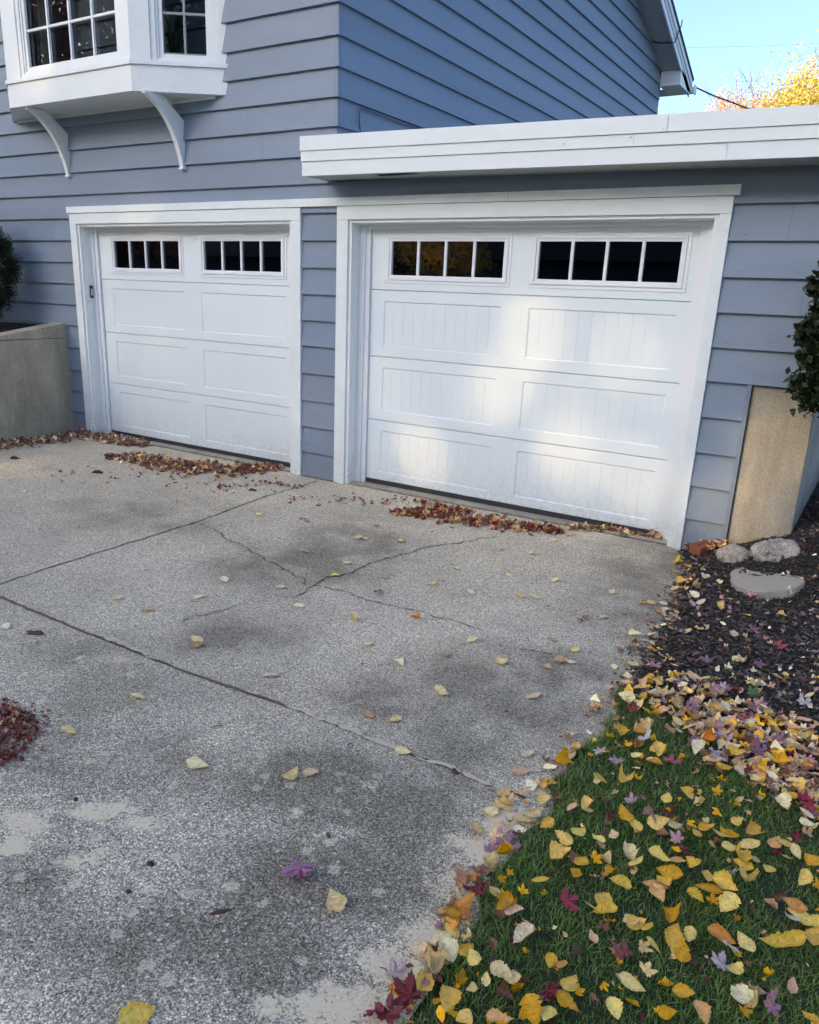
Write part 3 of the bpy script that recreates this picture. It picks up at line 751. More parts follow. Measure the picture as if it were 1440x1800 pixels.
# things seen dimly inside the bay
mb = MB(); V = []
for i in range(25): V += [(-.02+i*.012, -.30+.018*math.sin(i*1.3), 3.35), (-.02+i*.012, -.30+.018*math.sin(i*1.3), 4.5)]
mb.add(V, [(2*i, 2*i+2, 2*i+3, 2*i+1) for i in range(24)])
tag(mb.build('curtain', M['curtain']), 'pale curtain hanging inside the bay window', 'curtain')
lamp = empty('table_lamp', (1.86, .22, 3.34), 'cream shaded table lamp standing inside the bay window', 'lamp')
mb = MB(); V = []; k = 20
for z, r in ((.22, .17), (.50, .08)): V += [(r*math.cos(6.283*j/k), r*math.sin(6.283*j/k), z) for j in range(k)]
mb.add(V, [(j, (j+1) % k, k+(j+1) % k, k+j) for j in range(k)]); mb.build('lamp_shade', M['lampshade'], lamp)
mb = MB(); mb.tube([(0, 0, 0), (0, 0, .02), (0, 0, .021), (0, 0, .1), (0, 0, .18), (0, 0, .3)], [.07, .07, .02, .05, .03, .01], 12); mb.build('base', M['dark_interior'], lamp)
pl = empty('houseplant', (1.66, -.05, 3.34), 'leafy potted plant standing inside the bay window', 'plant')
mb = MB(); mb.tube([(0, 0, 0), (0, 0, .1)], [.05, .065], 12); mb.build('pot', M['brick'], pl)
mb = MB()
for k in range(26):
    a = R.uniform(0, 6.28); l = R.uniform(.12, .26); h = R.uniform(.15, .42); w = .012; c, s = math.cos(a), math.sin(a)
    mb.add([(0, 0, .08), (c*l*.5-s*w, s*l*.5+c*w, .08+h*.8), (c*l*.5+s*w, s*l*.5-c*w, .08+h*.8), (c*l, s*l, .08+h)], [(0, 2, 1), (1, 2, 3)])
mb.build('foliage', M['room_leaf'], pl)

# ------------------------------------------------------------------ cables and wires
def cable(name, pts, r, mat, label, cat='cable'):
    P = [np.array(p, float) for p in pts]; out = []
    for i in range(len(P)-1):
        a, b, c, d_ = P[max(i-1, 0)], P[i], P[i+1], P[min(i+2, len(P)-1)]
        for k in range(6):
            t = k/6; out.append(.5*((2*b)+(-a+c)*t+(2*a-5*b+4*c-d_)*t*t+(-a+3*b-3*c+d_)*t**3))
    out.append(P[-1]); mb = MB(); mb.tube(out, r, 6)
    return tag(mb.build(name, mat, smooth=True), label, cat)
cable('cable', [(3.398, .30, 2.60), (3.400, .29, 2.78), (3.402, .255, 2.90), (3.402, .27, 2.975), (3.402, .34, 2.99), (3.400, .6, 2.985), (3.398, .95, 2.985), (3.396, 1.30, 3.00), (3.394, 1.55, 3.005)], .005, M['cable'],
      'thin grey cable looped on the blue side wall just above the garage roof')
cable('cable', [(3.40, 7.86, 5.318), (3.50, 7.90, 5.30), (3.66, 7.92, 5.29), (3.725, 7.93, 5.30), (3.738, 7.98, 5.42), (3.76, 8.02, 5.52), (3.77, 8.0, 5.60)], .008, M['black_cable'],
      'black cable crossing the soffit and rake of the gable roof')
cable('utility_wire', [(3.77, 9.36, 4.98), (4.1, 10.2, 4.93), (4.9, 12.2, 4.93), (7.6, 19, 5.3), (12, 30, 6.4)], .012, M['black_cable'], 'black overhead wire running from the gutter corner past the yellow trees', 'wire')
cable('utility_wire', [(-6, 38, 13.5), (2, 45, 14.6), (12, 52, 16.4), (24, 60, 19)], .005, M['cable'], 'faint thin wire high in the blue sky above the yellow trees', 'wire')
mb = MB(); mb.box(3.39, 6.72, 5.70, 3.43, 6.80, 5.78)
tag(mb.build('wire_anchor', M['black_plastic'], bevel=.005), 'small dark anchor fixed high on the blue gable wall', 'anchor')

# ------------------------------------------------------------------ retaining wall, left
mb = MB()
def rtop(y): return 1.137+.165*y if y > -3 else 1.137+.165*-3
X0 = -.205
for (za, zb, x) in ((None, .978, X0), (.981, None, X0-.0015)):
    for (ya, yb) in ((.0, -1.0), (-1.0, -2.5), (-2.5, -4.5)):
        z0a = z0b = -.2 if za is None else za
        z1a, z1b = (min(zb, rtop(ya)-.002), min(zb, rtop(yb)-.002)) if zb else (rtop(ya), rtop(yb))
        if z1b <= z0b: z1b = z0b+.001
        if z1a <= z0a: continue
        P = [(x, ya, z0a), (x, yb, z0b), (x, yb, z1b), (x, ya, z1a)]
        mb.prism(P, (0, 0, 0), (-.21, 0, 0))
tag(mb.build('retaining_wall', M['wall_concrete']), 'low grey concrete retaining wall with sloping top left of the garage doors', 'retaining wall')
mb = MB(); V = []; xs = np.linspace(-9, X0-.2, 18); ys = np.linspace(-5, -.005, 18)
for y in ys:
    for x in xs: V.append((x, y, rtop(y)-.05+.03*noise.noise((x*4, y*4, 0))))
mb.add(V, [(j*18+i, j*18+i+1, (j+1)*18+i+1, (j+1)*18+i) for j in range(17) for i in range(17)])
tag(mb.build('planting_bed', M['earth']), 'dark raised planting bed behind the retaining wall', 'planting bed', kind='structure')

# ------------------------------------------------------------------ leaves
def ovate(L=.07, W=.046, curl=.2, bend=.1, fold=.1, serr=.05, seed=0, stem=True, n=13):
    r = random.Random(seed); V = []; K = []; tw = r.uniform(-.4, .4); asym = r.uniform(.88, 1.12)
    prof = lambda t: (math.sin(math.pi*min(1, t**.80))**.82)*(1-.34*t)*1.18
    for i in range(n+1):
        t = i/n; hw = W/2*prof(t)*(1+serr*(1 if i % 2 else -1)+r.uniform(-.07, .05)-(.22 if r.random() < .06 else 0)) if 0 < i < n else .0004
        mid = L*.015*math.sin(t*5+seed)
        for j, s in enumerate((-1, -.55, 0, .55, 1)):
            x = (t-.5)*L+(abs(s) > .9)*(.012*L if i % 2 else 0); y = s*hw*(asym if s > 0 else 1)+mid
            z = curl*(y/W*2)**2*W*.5*(1+.6*math.sin(t*7+seed+s))+bend*((t-.5)*2)**2*L*.35+fold*abs(y)+tw*y*(t-.5)*1.2
            V.append((x, y, z)); K.append(abs(s))
    F = [(i*5+j, (i+1)*5+j, (i+1)*5+j+1, i*5+j+1) for i in range(n) for j in range(4)]
    if stem:
        b = len(V); z0 = V[2][2]; V += [(-.5*L, -.0006, z0), (-.5*L, .0006, z0), (-.66*L, .004, z0+.004), (-.66*L, .005, z0+.004)]; F.append((b, b+1, b+3, b+2)); K += [0, 0, 0, 0]
    return np.array(V), F, np.array(K)
def maple(S=.09, seed=0, curl=.35):
    r = random.Random(seed); out = []
    tips = [(-125, .55), (-62, .86), (0, 1.0), (62, .86), (125, .55)]
    pts = [(math.radians(-180), .10)]
    for i, (a, l) in enumerate(tips):
        l *= r.uniform(.9, 1.08)
        if i: pts.append((math.radians((tips[i-1][0]+a)/2), .47*r.uniform(.9, 1.1)))
        else: pts.append((math.radians(-158), .22))
        pts += [(math.radians(a-25), l*.60), (math.radians(a-20), l*.76), (math.radians(a-15), l*.70), (math.radians(a-10), l*.86), (math.radians(a-6), l*.82), (math.radians(a), l), (math.radians(a+6), l*.82), (math.radians(a+10), l*.86), (math.radians(a+15), l*.70), (math.radians(a+20), l*.76), (math.radians(a+25), l*.60)]
    pts.append((math.radians(158), .22))
    V = [(0, 0, 0)]; K = [0]
    for f in (.5, 1):
        for (a, l) in pts:
            lob = min(abs(math.degrees(a)-t[0]) for t in tips)
            z = curl*(f*l)**2*S*.55*math.sin(a*1.5+seed)+.10*S*f*(lob > 18)*-1+curl*S*.3*(f*l)**2
            V.append((math.cos(a)*l*f*S*.62, math.sin(a)*l*f*S*.62, z)); K.append(f*(.3 if lob > 8 else 0))
    n = len(pts)
    F = [(0, 1+i, 1+(i+1) % n) for i in range(n)]+[(1+i, 1+n+i, 1+n+(i+1) % n, 1+(i+1) % n) for i in range(n)]
    b = len(V); V += [(-.06*S, -.0008, 0), (-.06*S, .0008, 0), (-.62*S, .006, .006), (-.62*S, .0075, .006)]; F.append((b, b+1, b+3, b+2)); K += [0]*4
    return np.array(V), F, np.array(K)
COL = {'mauve': (.46, .20, .33), 'pale': (.88, .68, .27), 'cream': (.88, .74, .44), 'gold': (.90, .52, .03), 'yellow': (.95, .64, .06), 'orange': (.80, .33, .03), 'tan': (.66, .41, .21), 'brown': (.22, .11, .055),
       'red': (.22, .018, .022), 'crimson': (.34, .028, .05), 'purple': (.30, .165, .20), 'lilac': (.46, .33, .33), 'pink': (.50, .22, .24), 'green': (.09, .17, .035), 'white': (.62, .58, .52), 'rust': (.24, .095, .055)}
LEAFMESH = {}
def leaf_mesh(shape, col, var):
    key = (shape, col, var)
    if key in LEAFMESH: return LEAFMESH[key]
    r = random.Random(hash(key) & 0xffff if False else sum(map(ord, shape+col))*31+var*101)
    if shape == 'ovate': V, F, K = ovate(1, r.uniform(.58, .78), r.uniform(.1, .45)*r.choice((1, 1, -1)), r.uniform(-.2, .5), r.uniform(-.1, .25), seed=var*7+3)
    elif shape == 'curled': V, F, K = ovate(1, r.uniform(.6, .75), r.uniform(.9, 1.7), r.uniform(.3, .9), r.uniform(.2, .6), seed=var*11+5)
    elif shape == 'flat': V, F, K = ovate(1, r.uniform(.55, .75), r.uniform(.0, .15), r.uniform(-.05, .15), r.uniform(-.03, .08), seed=var*13+1)
    else: V, F, K = maple(1, seed=var*5+2, curl=r.uniform(.2, .7))
    me = bpy.data.meshes.new('leaf_'+shape); me.from_pydata([tuple(p) for p in V], [], F); me.materials.append(M['leaf_one'])
    c = np.array(COL[col]); a = me.attributes.new('tint', 'FLOAT_COLOR', 'POINT')
    edge = np.clip(K, 0, 1)[:, None]; cc = c[None]*(1.0-.12*edge)+(.06*c.max())*(1-edge)
    bl = np.array([noise.noise((p[0]*4+var, p[1]*4, var)) for p in V])[:, None]
    cc = cc*(1+.35*bl)*(1-np.clip(bl-.15, 0, .5)*np.array([[.4, .9, 1.0]]))
    a.data.foreach_set('color', np.c_[np.clip(cc, 0, 1), np.ones(len(V))].astype(np.float32).ravel())
    me.polygons.foreach_set('use_smooth', [shape != 'maple']*len(F)); me.update()
    LEAFMESH[key] = (me, float(V[:, 2].min())); return LEAFMESH[key]
N_LEAF = 0; TALLY = {}
WORD = {'mauve': 'dusky purple', 'pale': 'pale yellow', 'cream': 'cream', 'gold': 'golden', 'yellow': 'bright yellow', 'orange': 'orange', 'tan': 'tan', 'brown': 'brown', 'red': 'dark red', 'crimson': 'crimson', 'purple': 'dusky purple', 'lilac': 'lilac grey', 'pink': 'pink', 'green': 'green', 'white': 'whitish', 'rust': 'rust brown'}
def zone(x, y):
    lawn = x > edge_x(y)+.02 and y < lawn_line(x)
    if x > edge_x(y)+.03 and not lawn:
        return 'on mulch '+('by the stepping stone' if y > -1.2 else 'midway down the bed' if y > -1.9 else 'near the lawn')
    if lawn:
        return 'on grass '+('by the mulch' if y > -2.9 else 'midway down the lawn' if y > -3.45 else 'at the near end')+(', close to concrete' if x < 6.84 else '' if x < 7.15 else ', far from concrete')
    if x > edge_x(y)-.14: return 'on concrete against the grass' if y < -2.3 else 'where concrete meets mulch'
    if y < -3.32: return 'on the near slab '+('below the long joint' if x > 5.6 else 'near the red heap')
    if x < 3.4: return 'on concrete before the narrower door'
    if y > -1.0: return 'on concrete close to the wider door'
    if y > -2.1: return 'on concrete behind the branching crack' if x < 5.3 else 'on concrete near the mulch'
    return 'on concrete between crack and long joint' if x < 5.7 else 'on concrete near the lawn corner'
def leaf(u, v, L=.072, col='pale', shape='ovate', rot=None, z=None, tilt=.12, label=None):
    global N_LEAF
    zz = -.036 if z is None else z
    p = on_z(u, v, zz)
    if z is None and p[0] > edge_x(p[1])+.02:
        for _ in range(8):
            g = .4*(p[2]-.01)+.6*yard_z(p[0], p[1])+(.026 if p[1] < lawn_line(p[0]) else .010); p = on_z(u, v, g)
        tilt = max(tilt, .22)
    return put_leaf(p, L, col, shape, rot, tilt, label)
def put_leaf(p, L, col, shape, rot=None, tilt=.12, label=None):
    global N_LEAF
    if col == 'tan' and R.random() < .5: col = 'pale'
    if col == 'brown' and R.random() < .4: col = 'tan'
    me, zmin = leaf_mesh(shape, col, R.randrange(7)); N_LEAF += 1
    name = 'maple_leaf' if shape == 'maple' else 'birch_leaf'
    o = bpy.data.objects.new(name, me); C.objects.link(o)
    o.scale = (L, L, L); o.rotation_euler = (R.gauss(0, tilt), R.gauss(0, tilt), R.uniform(0, 6.28) if rot is None else math.radians(rot))
    lift = L*.5*math.sin(min(1.2, abs(o.rotation_euler[1])))*.8+L*.3*math.sin(min(1.2, abs(o.rotation_euler[0])))*.8
    o.location = (p[0], p[1], p[2]-zmin*L+.001+(lift if tilt < .25 else lift*.35))
    pose = {'flat': 'flat', 'curled': 'tightly curled', 'ovate': 'slightly curled', 'maple': 'lobed'}[shape]
    if label is None:
        size = 'small' if L < .058 else 'large' if L > .082 else 'mid-sized'
        label = '%s %s %s %s leaf %s' % (size, WORD[col], pose, 'maple' if shape == 'maple' else 'birch', zone(p[0], p[1]))
        tag(o, label, 'leaf', 'fallen maple leaves' if shape == 'maple' else 'fallen birch leaves')
    else: tag(o, label, 'leaf', 'fallen maple leaves' if shape == 'maple' else 'fallen birch leaves')
    return o
# --- on the concrete, as the photo shows them
for u, v in ((205,1053),(348,1050),(262,1072),(42,865),(143,848),(312,883),(346,1136),(475,1189),(648,1133),(702,1165),(775,1219),(785,1153),(830,1127),(880,1166),(970,1124),(962,1173),(1000,1165),
             (938,1226),(928,1326),(915,1356),(885,1395),(862,1428),(885,1418),(838,1456),(708,1323),(495,1033),(535,970),(630,946),(642,948),(705,952),(676,1015),(760,1027),(775,1019),(880,966),(935,974),
             (915,1049),(940,1051),(827,1042),(895,1012),(975,1021),(1000,940),(975,950),(630,945),(1145,1061),(1169,1071),(1116,1117),(1112,1170),(1080,1173),(1103,1188),(1076,1041),(1185,1037),(1200,1027),
             (694,1265),(648,1256),(512,1365),(546,1360),(1165,1062),(1187,1008),(985,1163),(395,1020),(527,1065),(10,1103),(1220,1048),(1241,1014),(1060,1085),(900,920),(930,930),(1046,1252),(800,1000),(455,905),(610,990),(345,1126)):
    leaf(u, v, R.uniform(.058, .078), R.choice(('pale', 'pale', 'cream', 'tan')), R.choice(('flat', 'ovate', 'flat')))
leaf(590, 1590, .082, 'pale', 'ovate', 150, label='large tan leaf alone on the dark near concrete, below the purple maple leaf')
leaf(347, 1347, .085, 'pale', 'flat', 25, label='pale yellow leaf with a long stem on the lighter patch of the near slab')
leaf(122, 1287, .08, 'pale', 'flat', 10, label='pale yellow leaf on the near slab beside the red litter heap')
leaf(244, 1227, .08, 'pale', 'flat', 5, label='pale yellow leaf just under the red filled end of the long joint')
leaf(242, 1792, .09, 'yellow', 'flat', 70, label='yellow pointed leaf cut by the bottom edge of the photo')
leaf(622, 1090, .062, 'gold', 'curled', label='small golden curled leaf in the centre of the middle slab')
leaf(590, 1012, .062, 'gold', 'ovate', 30, label='golden leaf lying across the long branching crack')
leaf(730, 1088, .06, 'orange', 'curled', label='small orange crumpled leaf just below the branching crack')
leaf(1010, 1143, .06, 'gold', 'ovate'); leaf(1190, 990, .06, 'gold', 'curled')
leaf(528, 1536, .125, 'mauve', 'maple', -75, tilt=.06, label='dusky purple maple leaf alone on the dark near concrete')
leaf(532, 916, .10, 'mauve', 'maple', 20, label='purple maple leaf on the concrete in front of the siding between the doors')
leaf(1140, 1094, .085, 'pink', 'maple', 60, label='pink and red maple leaf at the corner where mulch creeps onto the concrete')
leaf(1027, 1087, .06, 'purple', 'maple'); leaf(665, 1042, .07, 'purple', 'maple', label='small purple maple scrap beside the branching crack')
for u, v in ((660, 925), (560, 890), (640, 890), (600, 880), (520, 875), (1020, 1092)): leaf(u, v, .05, R.choice(('rust', 'red', 'brown')), 'maple')
# --- along the concrete edge and on the lawn
def L8(a, b): return 640+a/1.8, 1300+b/1.8
for a, b, c in ((443,213,'pale'),(670,45,'pale'),(650,60,'pale'),(630,85,'gold'),(583,147,'gold'),(525,152,'cream'),(568,195,'gold'),(540,235,'pale'),(500,262,'pale'),(455,320,'pale'),(445,345,'tan'),(445,375,'gold'),(395,412,'pale'),
                (290,545,'gold'),(280,580,'gold'),(305,562,'orange'),(275,617,'gold'),(185,672,'cream'),(230,690,'tan'),(260,682,'cream'),(155,738,'cream'),(185,785,'gold'),(110,800,'gold'),(240,640,'tan'),(320,470,'tan'),(205,725,'pale'),(90,850,'cream')):
    leaf(*L8(a, b), R.uniform(.055, .08), c, R.choice(('ovate', 'curled', 'flat')), tilt=.22)
for a, b, c in ((345,490,'crimson'),(375,485,'red'),(95,755,'lilac'),(145,830,'red'),(70,885,'red'),(230,675,'red'),(450,355,'purple'),(30,870,'crimson'),(480,300,'red')):
    leaf(*L8(a, b), R.uniform(.07, .095), c, 'maple', tilt=.3)
for a, b, c, s in ((760,48,'orange','curled'),(915,35,'gold','ovate'),(920,80,'tan','curled'),(740,138,'cream','ovate'),(820,140,'tan','curled'),(860,62,'pale','ovate'),(1022,165,'yellow','flat'),(957,190,'yellow','flat'),
                   (703,215,'orange','curled'),(655,220,'tan','curled'),(578,280,'tan','ovate'),(680,297,'cream','flat'),(740,320,'yellow','ovate'),(790,308,'cream','curled'),(825,245,'gold','ovate'),(858,270,'yellow','flat'),(930,270,'gold','ovate'),
                   (985,275,'tan','ovate'),(1050,305,'gold','ovate'),(1085,290,'pale','ovate'),(1130,310,'orange','curled'),(1180,262,'gold','flat'),(1225,298,'gold','curled'),(1160,345,'tan','curled'),(1215,340,'gold','ovate'),(630,327,'gold','ovate'),
                   (625,380,'tan','curled'),(690,390,'cream','flat'),(670,430,'tan','ovate'),(557,450,'yellow','flat'),(833,375,'cream','curled'),(862,397,'pale','ovate'),(930,378,'yellow','ovate'),(810,465,'yellow','flat'),(760,512,'gold','curled'),
                   (762,545,'yellow','ovate'),(720,540,'gold','curled'),(445,533,'gold','curled'),(473,553,'cream','flat'),(503,630,'cream','ovate'),(325,670,'gold','curled'),(345,700,'pale','ovate'),(435,740,'tan','curled'),(462,757,'pale','flat'),
                   (268,830,'gold','curled'),(625,725,'orange','curled'),(650,780,'gold','curled'),(590,705,'yellow','ovate'),(630,820,'yellow','ovate'),(645,845,'gold','ovate'),(580,878,'yellow','flat'),(790,862,'yellow','flat'),(530,870,'gold','curled'),
                   (320,890,'gold','ovate'),(430,895,'orange','curled'),(846,780,'gold','curled'),(960,870,'gold','ovate'),(1065,875,'orange','ovate'),(1010,805,'tan','ovate'),(1008,685,'gold','ovate'),(915,665,'yellow','ovate'),(860,590,'gold','ovate'),
                   (895,600,'cream','curled'),(965,570,'gold','curled'),(840,585,'tan','ovate'),(1030,625,'tan','curled'),(980,640,'pale','ovate'),(1170,735,'yellow','ovate'),(1195,823,'tan','ovate'),(1130,625,'orange','ovate'),(1205,650,'tan','curled'),
                   (1150,530,'pale','flat'),(1050,495,'pale','curled'),(1090,475,'gold','ovate'),(1140,475,'yellow','curled'),(1205,465,'orange','curled'),(1085,437,'orange','ovate'),(1040,405,'cream','ovate'),(990,390,'orange','curled'),
                   (1185,385,'cream','curled'),(1200,400,'pale','ovate'),(1280,415,'cream','ovate'),(1235,385,'tan','curled'),(1330,335,'pale','ovate'),(1365,365,'pale','ovate'),(1420,395,'pale','ovate'),(1385,455,'gold','ovate'),(1360,530,'orange','ovate'),
                   (1370,545,'gold','curled'),(1410,585,'pale','ovate'),(1350,580,'cream','ovate'),(1430,630,'gold','ovate'),(1415,890,'orange','ovate'),(920,465,'brown','curled'),(965,430,'gold','ovate'),(945,455,'tan','ovate'),(930,490,'brown','curled'),
                   (1375,160,'gold','ovate'),(1290,60,'pale','ovate'),(1260,100,'tan','ovate'),(1240,130,'pale','ovate'),(1340,90,'cream','ovate'),(1330,210,'tan','ovate'),(1400,240,'pale','ovate'),(1400,270,'tan','curled'),(1300,330,'brown','curled'),(1140,90,'gold','curled'),(1175,45,'yellow','ovate'),(1100,65,'pale','ovate')):
    c = {'tan': R.choice(('gold', 'pale')), 'cream': R.choice(('cream', 'pale', 'yellow')), 'pale': R.choice(('pale', 'gold', 'yellow')), 'brown': 'orange', 'orange': R.choice(('orange', 'gold'))}.get(c, c)
    leaf(*L8(a, b), R.uniform(.046, .076), c, R.choice((s, 'ovate', 'flat')), tilt=.22)
leaf(*L8(1325, 665), .118, 'yellow', 'ovate', 200, label='biggest bright yellow leaf on the grass, its edge ragged')
for a, b, c, l in ((640,523,'crimson','crimson maple leaf lying open on the middle of the lawn strip'),(995,320,'pink','pink maple leaf among golden leaves on the lawn'),(1010,360,'red',None),(905,255,'purple','curled dusky purple leaf among yellow ones on the lawn'),
                   (800,70,'lilac',None),(975,78,'crimson',None),(1130,725,'lilac','lilac maple leaf beside a yellow leaf on the lawn'),(1290,870,'pink','pink maple leaf at the near right corner of the lawn'),(580,805,'red',None),(825,690,'red','small dark red crumpled leaf alone on the lawn'),
                   (1160,668,'white',None),(1155,430,'white','whitish crumpled maple leaf in the middle of the lawn'),(850,200,'lilac',None),(870,190,'pink',None),(1385,190,'crimson','large crimson maple leaf in the drift at the photo edge'),(1400,215,'crimson',None),(1360,95,'lilac','lilac maple leaf standing up in the drift'),(1420,150,'purple',None),(1290,30,'lilac',None),(970,240,'red',None),(740,40,'white',None)):
    leaf(*L8(a, b), R.uniform(.05, .075), c, 'maple', tilt=.5, label=l)
# --- on the mulch
def L7(a, b): return 1040+a/3, 860+b/3
for a, b, c in ((545,523,'pale'),(540,563,'pale'),(603,462,'cream'),(480,500,'gold'),(670,490,'tan'),(430,733,'pale'),(505,750,'pale'),(570,742,'pale'),(610,738,'cream'),(320,885,'cream'),(370,888,'cream'),(340,1025,'pale'),(485,935,'cream'),(765,895,'pale'),(800,920,'pale'),
                (695,630,'pale'),(1000,583,'pale'),(1035,560,'cream'),(960,383,'cream'),(1140,775,'cream'),(1025,977,'gold'),(870,1045,'pale'),(890,1025,'cream'),(1150,1090,'pale'),(750,765,'cream'),(570,605,'cream'),(185,1095,'pale'),(210,930,'pale'),(310,990,'gold'),
                (500,655,'tan'),(440,663,'tan'),(725,545,'orange'),(990,1000,'pale'),(500,1075,'pale'),(360,1090,'pale'),(430,1120,'gold'),(440,1140,'pale'),(540,1205,'yellow'),(630,1180,'orange'),(730,1150,'gold'),(740,1180,'pale'),(920,1195,'pale'),(1080,1295,'gold'),(1130,1298,'gold'),(965,1320,'gold'),
                (870,1255,'tan'),(700,1185,'cream'),(610,1330,'orange'),(760,1395,'pale'),(960,1375,'cream'),(1190,1255,'pale'),(560,1370,'cream'),(450,1225,'tan'),(520,1260,'cream'),(620,1270,'tan'),(750,1330,'gold'),(350,1385,'gold'),(330,1445,'tan'),(150,1285,'yellow'),(270,1300,'orange'),(305,1255,'pale')):
    leaf(*L7(a, b), R.uniform(.05, .076), c, R.choice(('ovate', 'flat', 'curled')), tilt=.3)
for a, b, c, l in ((550,632,'lilac',None),(850,755,'purple','purple maple leaf on the mulch between stepping stone and leaf drift'),(980,832,'crimson','crimson maple leaf on the dark mulch near the photo edge'),(620,910,'purple',None),(540,920,'purple',None),(880,925,'purple',None),(845,570,'pink','pinkish maple scraps on the mulch against the stepping stone'),(880,568,'pink',None),
                   (1130,1140,'white','white underside maple leaf on the mulch near the photo edge'),(640,1070,'pink',None),(690,1090,'tan',None),(480,1040,'purple',None),(330,940,'pink',None),(860,1095,'green','green maple leaf at the top of the leaf drift'),(880,1150,'pink',None),(640,1265,'pink',None),(700,1310,'lilac',None),(830,1325,'lilac',None),
                   (910,1340,'lilac',None),(1060,1480,'lilac',None),(880,1410,'purple',None),(200,1170,'red',None),(640,1410,'lilac',None),(270,1330,'white',None),(800,1225,'pink',None)):
    leaf(*L7(a, b), R.uniform(.062, .085), c, 'maple', tilt=.35, label=l)
print('leaves as objects', N_LEAF)

# --- heaps and drifts too fine to count: one object each
def litter(name, label, P, pal, L=(.04, .07), shapes=('ovate', 'curled', 'maple'), tilt=.5, cat='leaf litter', kind='stuff'):
    T = {}
    for s in shapes:
        T[s] = []
        for k in range(4):
            if s == 'maple': V, F, K = maple(1, k*3+1, .6)
            else: V, F, K = ovate(1, .62, (.25 if s == 'ovate' else 1.1), .3, .2, seed=k*5, stem=False, n=6)
            tri = [];
            for f in F: tri += [(f[0], f[1], f[2])]+([(f[0], f[2], f[3])] if len(f) == 4 else [])
            T[s].append((V, np.array(tri)))
    VV, FF, CC = [], [], []; n = 0; names = [c for c, w in pal for _ in range(w)]
    for (x, y, z) in P:
        cn = R.choice(names); sh = R.choice(shapes)
        if cn in ('purple', 'lilac', 'pink', 'red', 'crimson') and 'maple' in shapes: sh = 'maple'
        V, F = R.choice(T[sh]); l = R.uniform(*L)
        m = np.array(Matrix.Rotation(R.uniform(0, 6.28), 3, 'Z') @ Matrix.Rotation(R.gauss(0, tilt), 3, 'X') @ Matrix.Rotation(R.gauss(0, tilt), 3, 'Y'))
        W = (V*l)@m.T; W += [x, y, z]; VV.append(W); FF.append(F+n); n += len(V)
        CC.append(np.repeat((np.array(COL[cn])*R.uniform(.7, 1.5))[None], len(V), 0))
    o = np_mesh(name, np.concatenate(VV), np.concatenate(FF), M['leaf'], np.concatenate(CC))
    return tag(o, label, cat, kind=kind)
def along(pts, n, width, height, z=-.036):
    "random points heaped along a ground line given in photo coordinates"
    P = [on_z(u, v) for u, v in pts]; seg = [np.linalg.norm(b-a) for a, b in zip(P, P[1:])]; T = sum(seg); out = []
    while len(out) < n:
        t = R.random()*T; i = 0
        while t > seg[i]: t -= seg[i]; i += 1
        p = P[i]+(P[i+1]-P[i])*t/seg[i]; d_ = (P[i+1]-P[i])/seg[i]; w = np.interp(t/seg[i], [0, 1], [width[i], width[i+1]]) if hasattr(width, '__len__') else width
        s = R.gauss(0, .58); q = p+np.array([-d_[1], d_[0], 0])*s*w
        q[1] = min(q[1], .1)
        if q[0] < X0+.02: q[0] = X0+.02+R.random()*.05
        if q[1] > -.03 and not (.16 < q[0] < 2.9 or 3.56 < q[0] < 6.28): q[1] = -.04-R.random()*.05
        h = height*max(0, 1-abs(s)*1.1)*(.6+.8*noise.noise((q[0]*7, q[1]*7, 2)))
        out.append((q[0], q[1], z+.006+R.random()*h))
    return out
DRY = [('tan', 6), ('rust', 5), ('brown', 7), ('red', 2), ('purple', 1), ('pink', 2), ('cream', 1)]
litter('leaf_heap', 'heap of tan and red dry leaves against the retaining wall and left jamb', along([(-40, 790), (40, 780), (110, 772), (150, 762), (200, 778), (260, 785)], 950, [.14, .15, .17, .15, .11, .05], .05)+along([(195, 765), (225, 772), (262, 778)], 60, .03, .03), DRY, (.035, .068))
litter('leaf_heap', 'heap of tan and rust dry leaves before the narrow left garage door', along([(188, 806), (240, 806), (300, 818), (370, 830), (440, 826), (495, 822)], 1150, [.05, .16, .2, .22, .17, .07], .045), DRY+[('gold', 1)], (.035, .068))
litter('leaf_heap', 'loose heap of red and tan leaves before the wider right garage door', along([(690, 905), (740, 902), (800, 912), (860, 922), (930, 930), (990, 936)], 420, [.06, .14, .17, .15, .12, .04], .03)+along([(730, 880), (780, 895), (830, 903)], 50, .05, .02), DRY+[('gold', 1), ('crimson', 1), ('pale', 3)], (.04, .072))
litter('leaf_heap', 'line of orange and rust leaves caught under the right end of the wide garage door', along([(1000, 930), (1060, 932), (1110, 940), (1172, 946)], 110, .05, .03), [('orange', 1), ('rust', 4), ('tan', 4), ('brown', 3), ('gold', 1)], (.04, .075))
litter('leaf_scatter', 'thin scatter of broken reddish leaf scraps over the far concrete', [tuple(on_z(R.uniform(0, 1100), R.uniform(800, 1000))+[0, 0, .004]) for _ in range(0)]+along([(500, 880), (600, 882), (680, 880), (760, 890)], 70, .16, .0)+along([(60, 830), (200, 830), (330, 850), (500, 860)], 60, .3, .0)+along([(380, 860), (470, 850), (540, 860)], 60, .08, .005), [('rust', 3), ('brown', 4), ('tan', 2), ('red', 2)], (.015, .045), tilt=.2)
def disc(u, v, r, n, h, z=-.036):
    c = on_z(u, v); out = []
    for _ in range(n):
        a = R.uniform(0, 6.28); q = math.sqrt(R.random()); out.append((c[0]+r*q*math.cos(a), c[1]+r*q*math.sin(a), z+.004+h*(1-q*q)*R.random()))
    return out
litter('leaf_heap', 'low heap of crumbled dark red leaves at the left photo edge', disc(-62, 1302, .25, 1500, .035)+disc(-50, 1302, .29, 260, .012), [('red', 6), ('rust', 4), ('brown', 4), ('tan', 2), ('pink', 2)], (.012, .03))
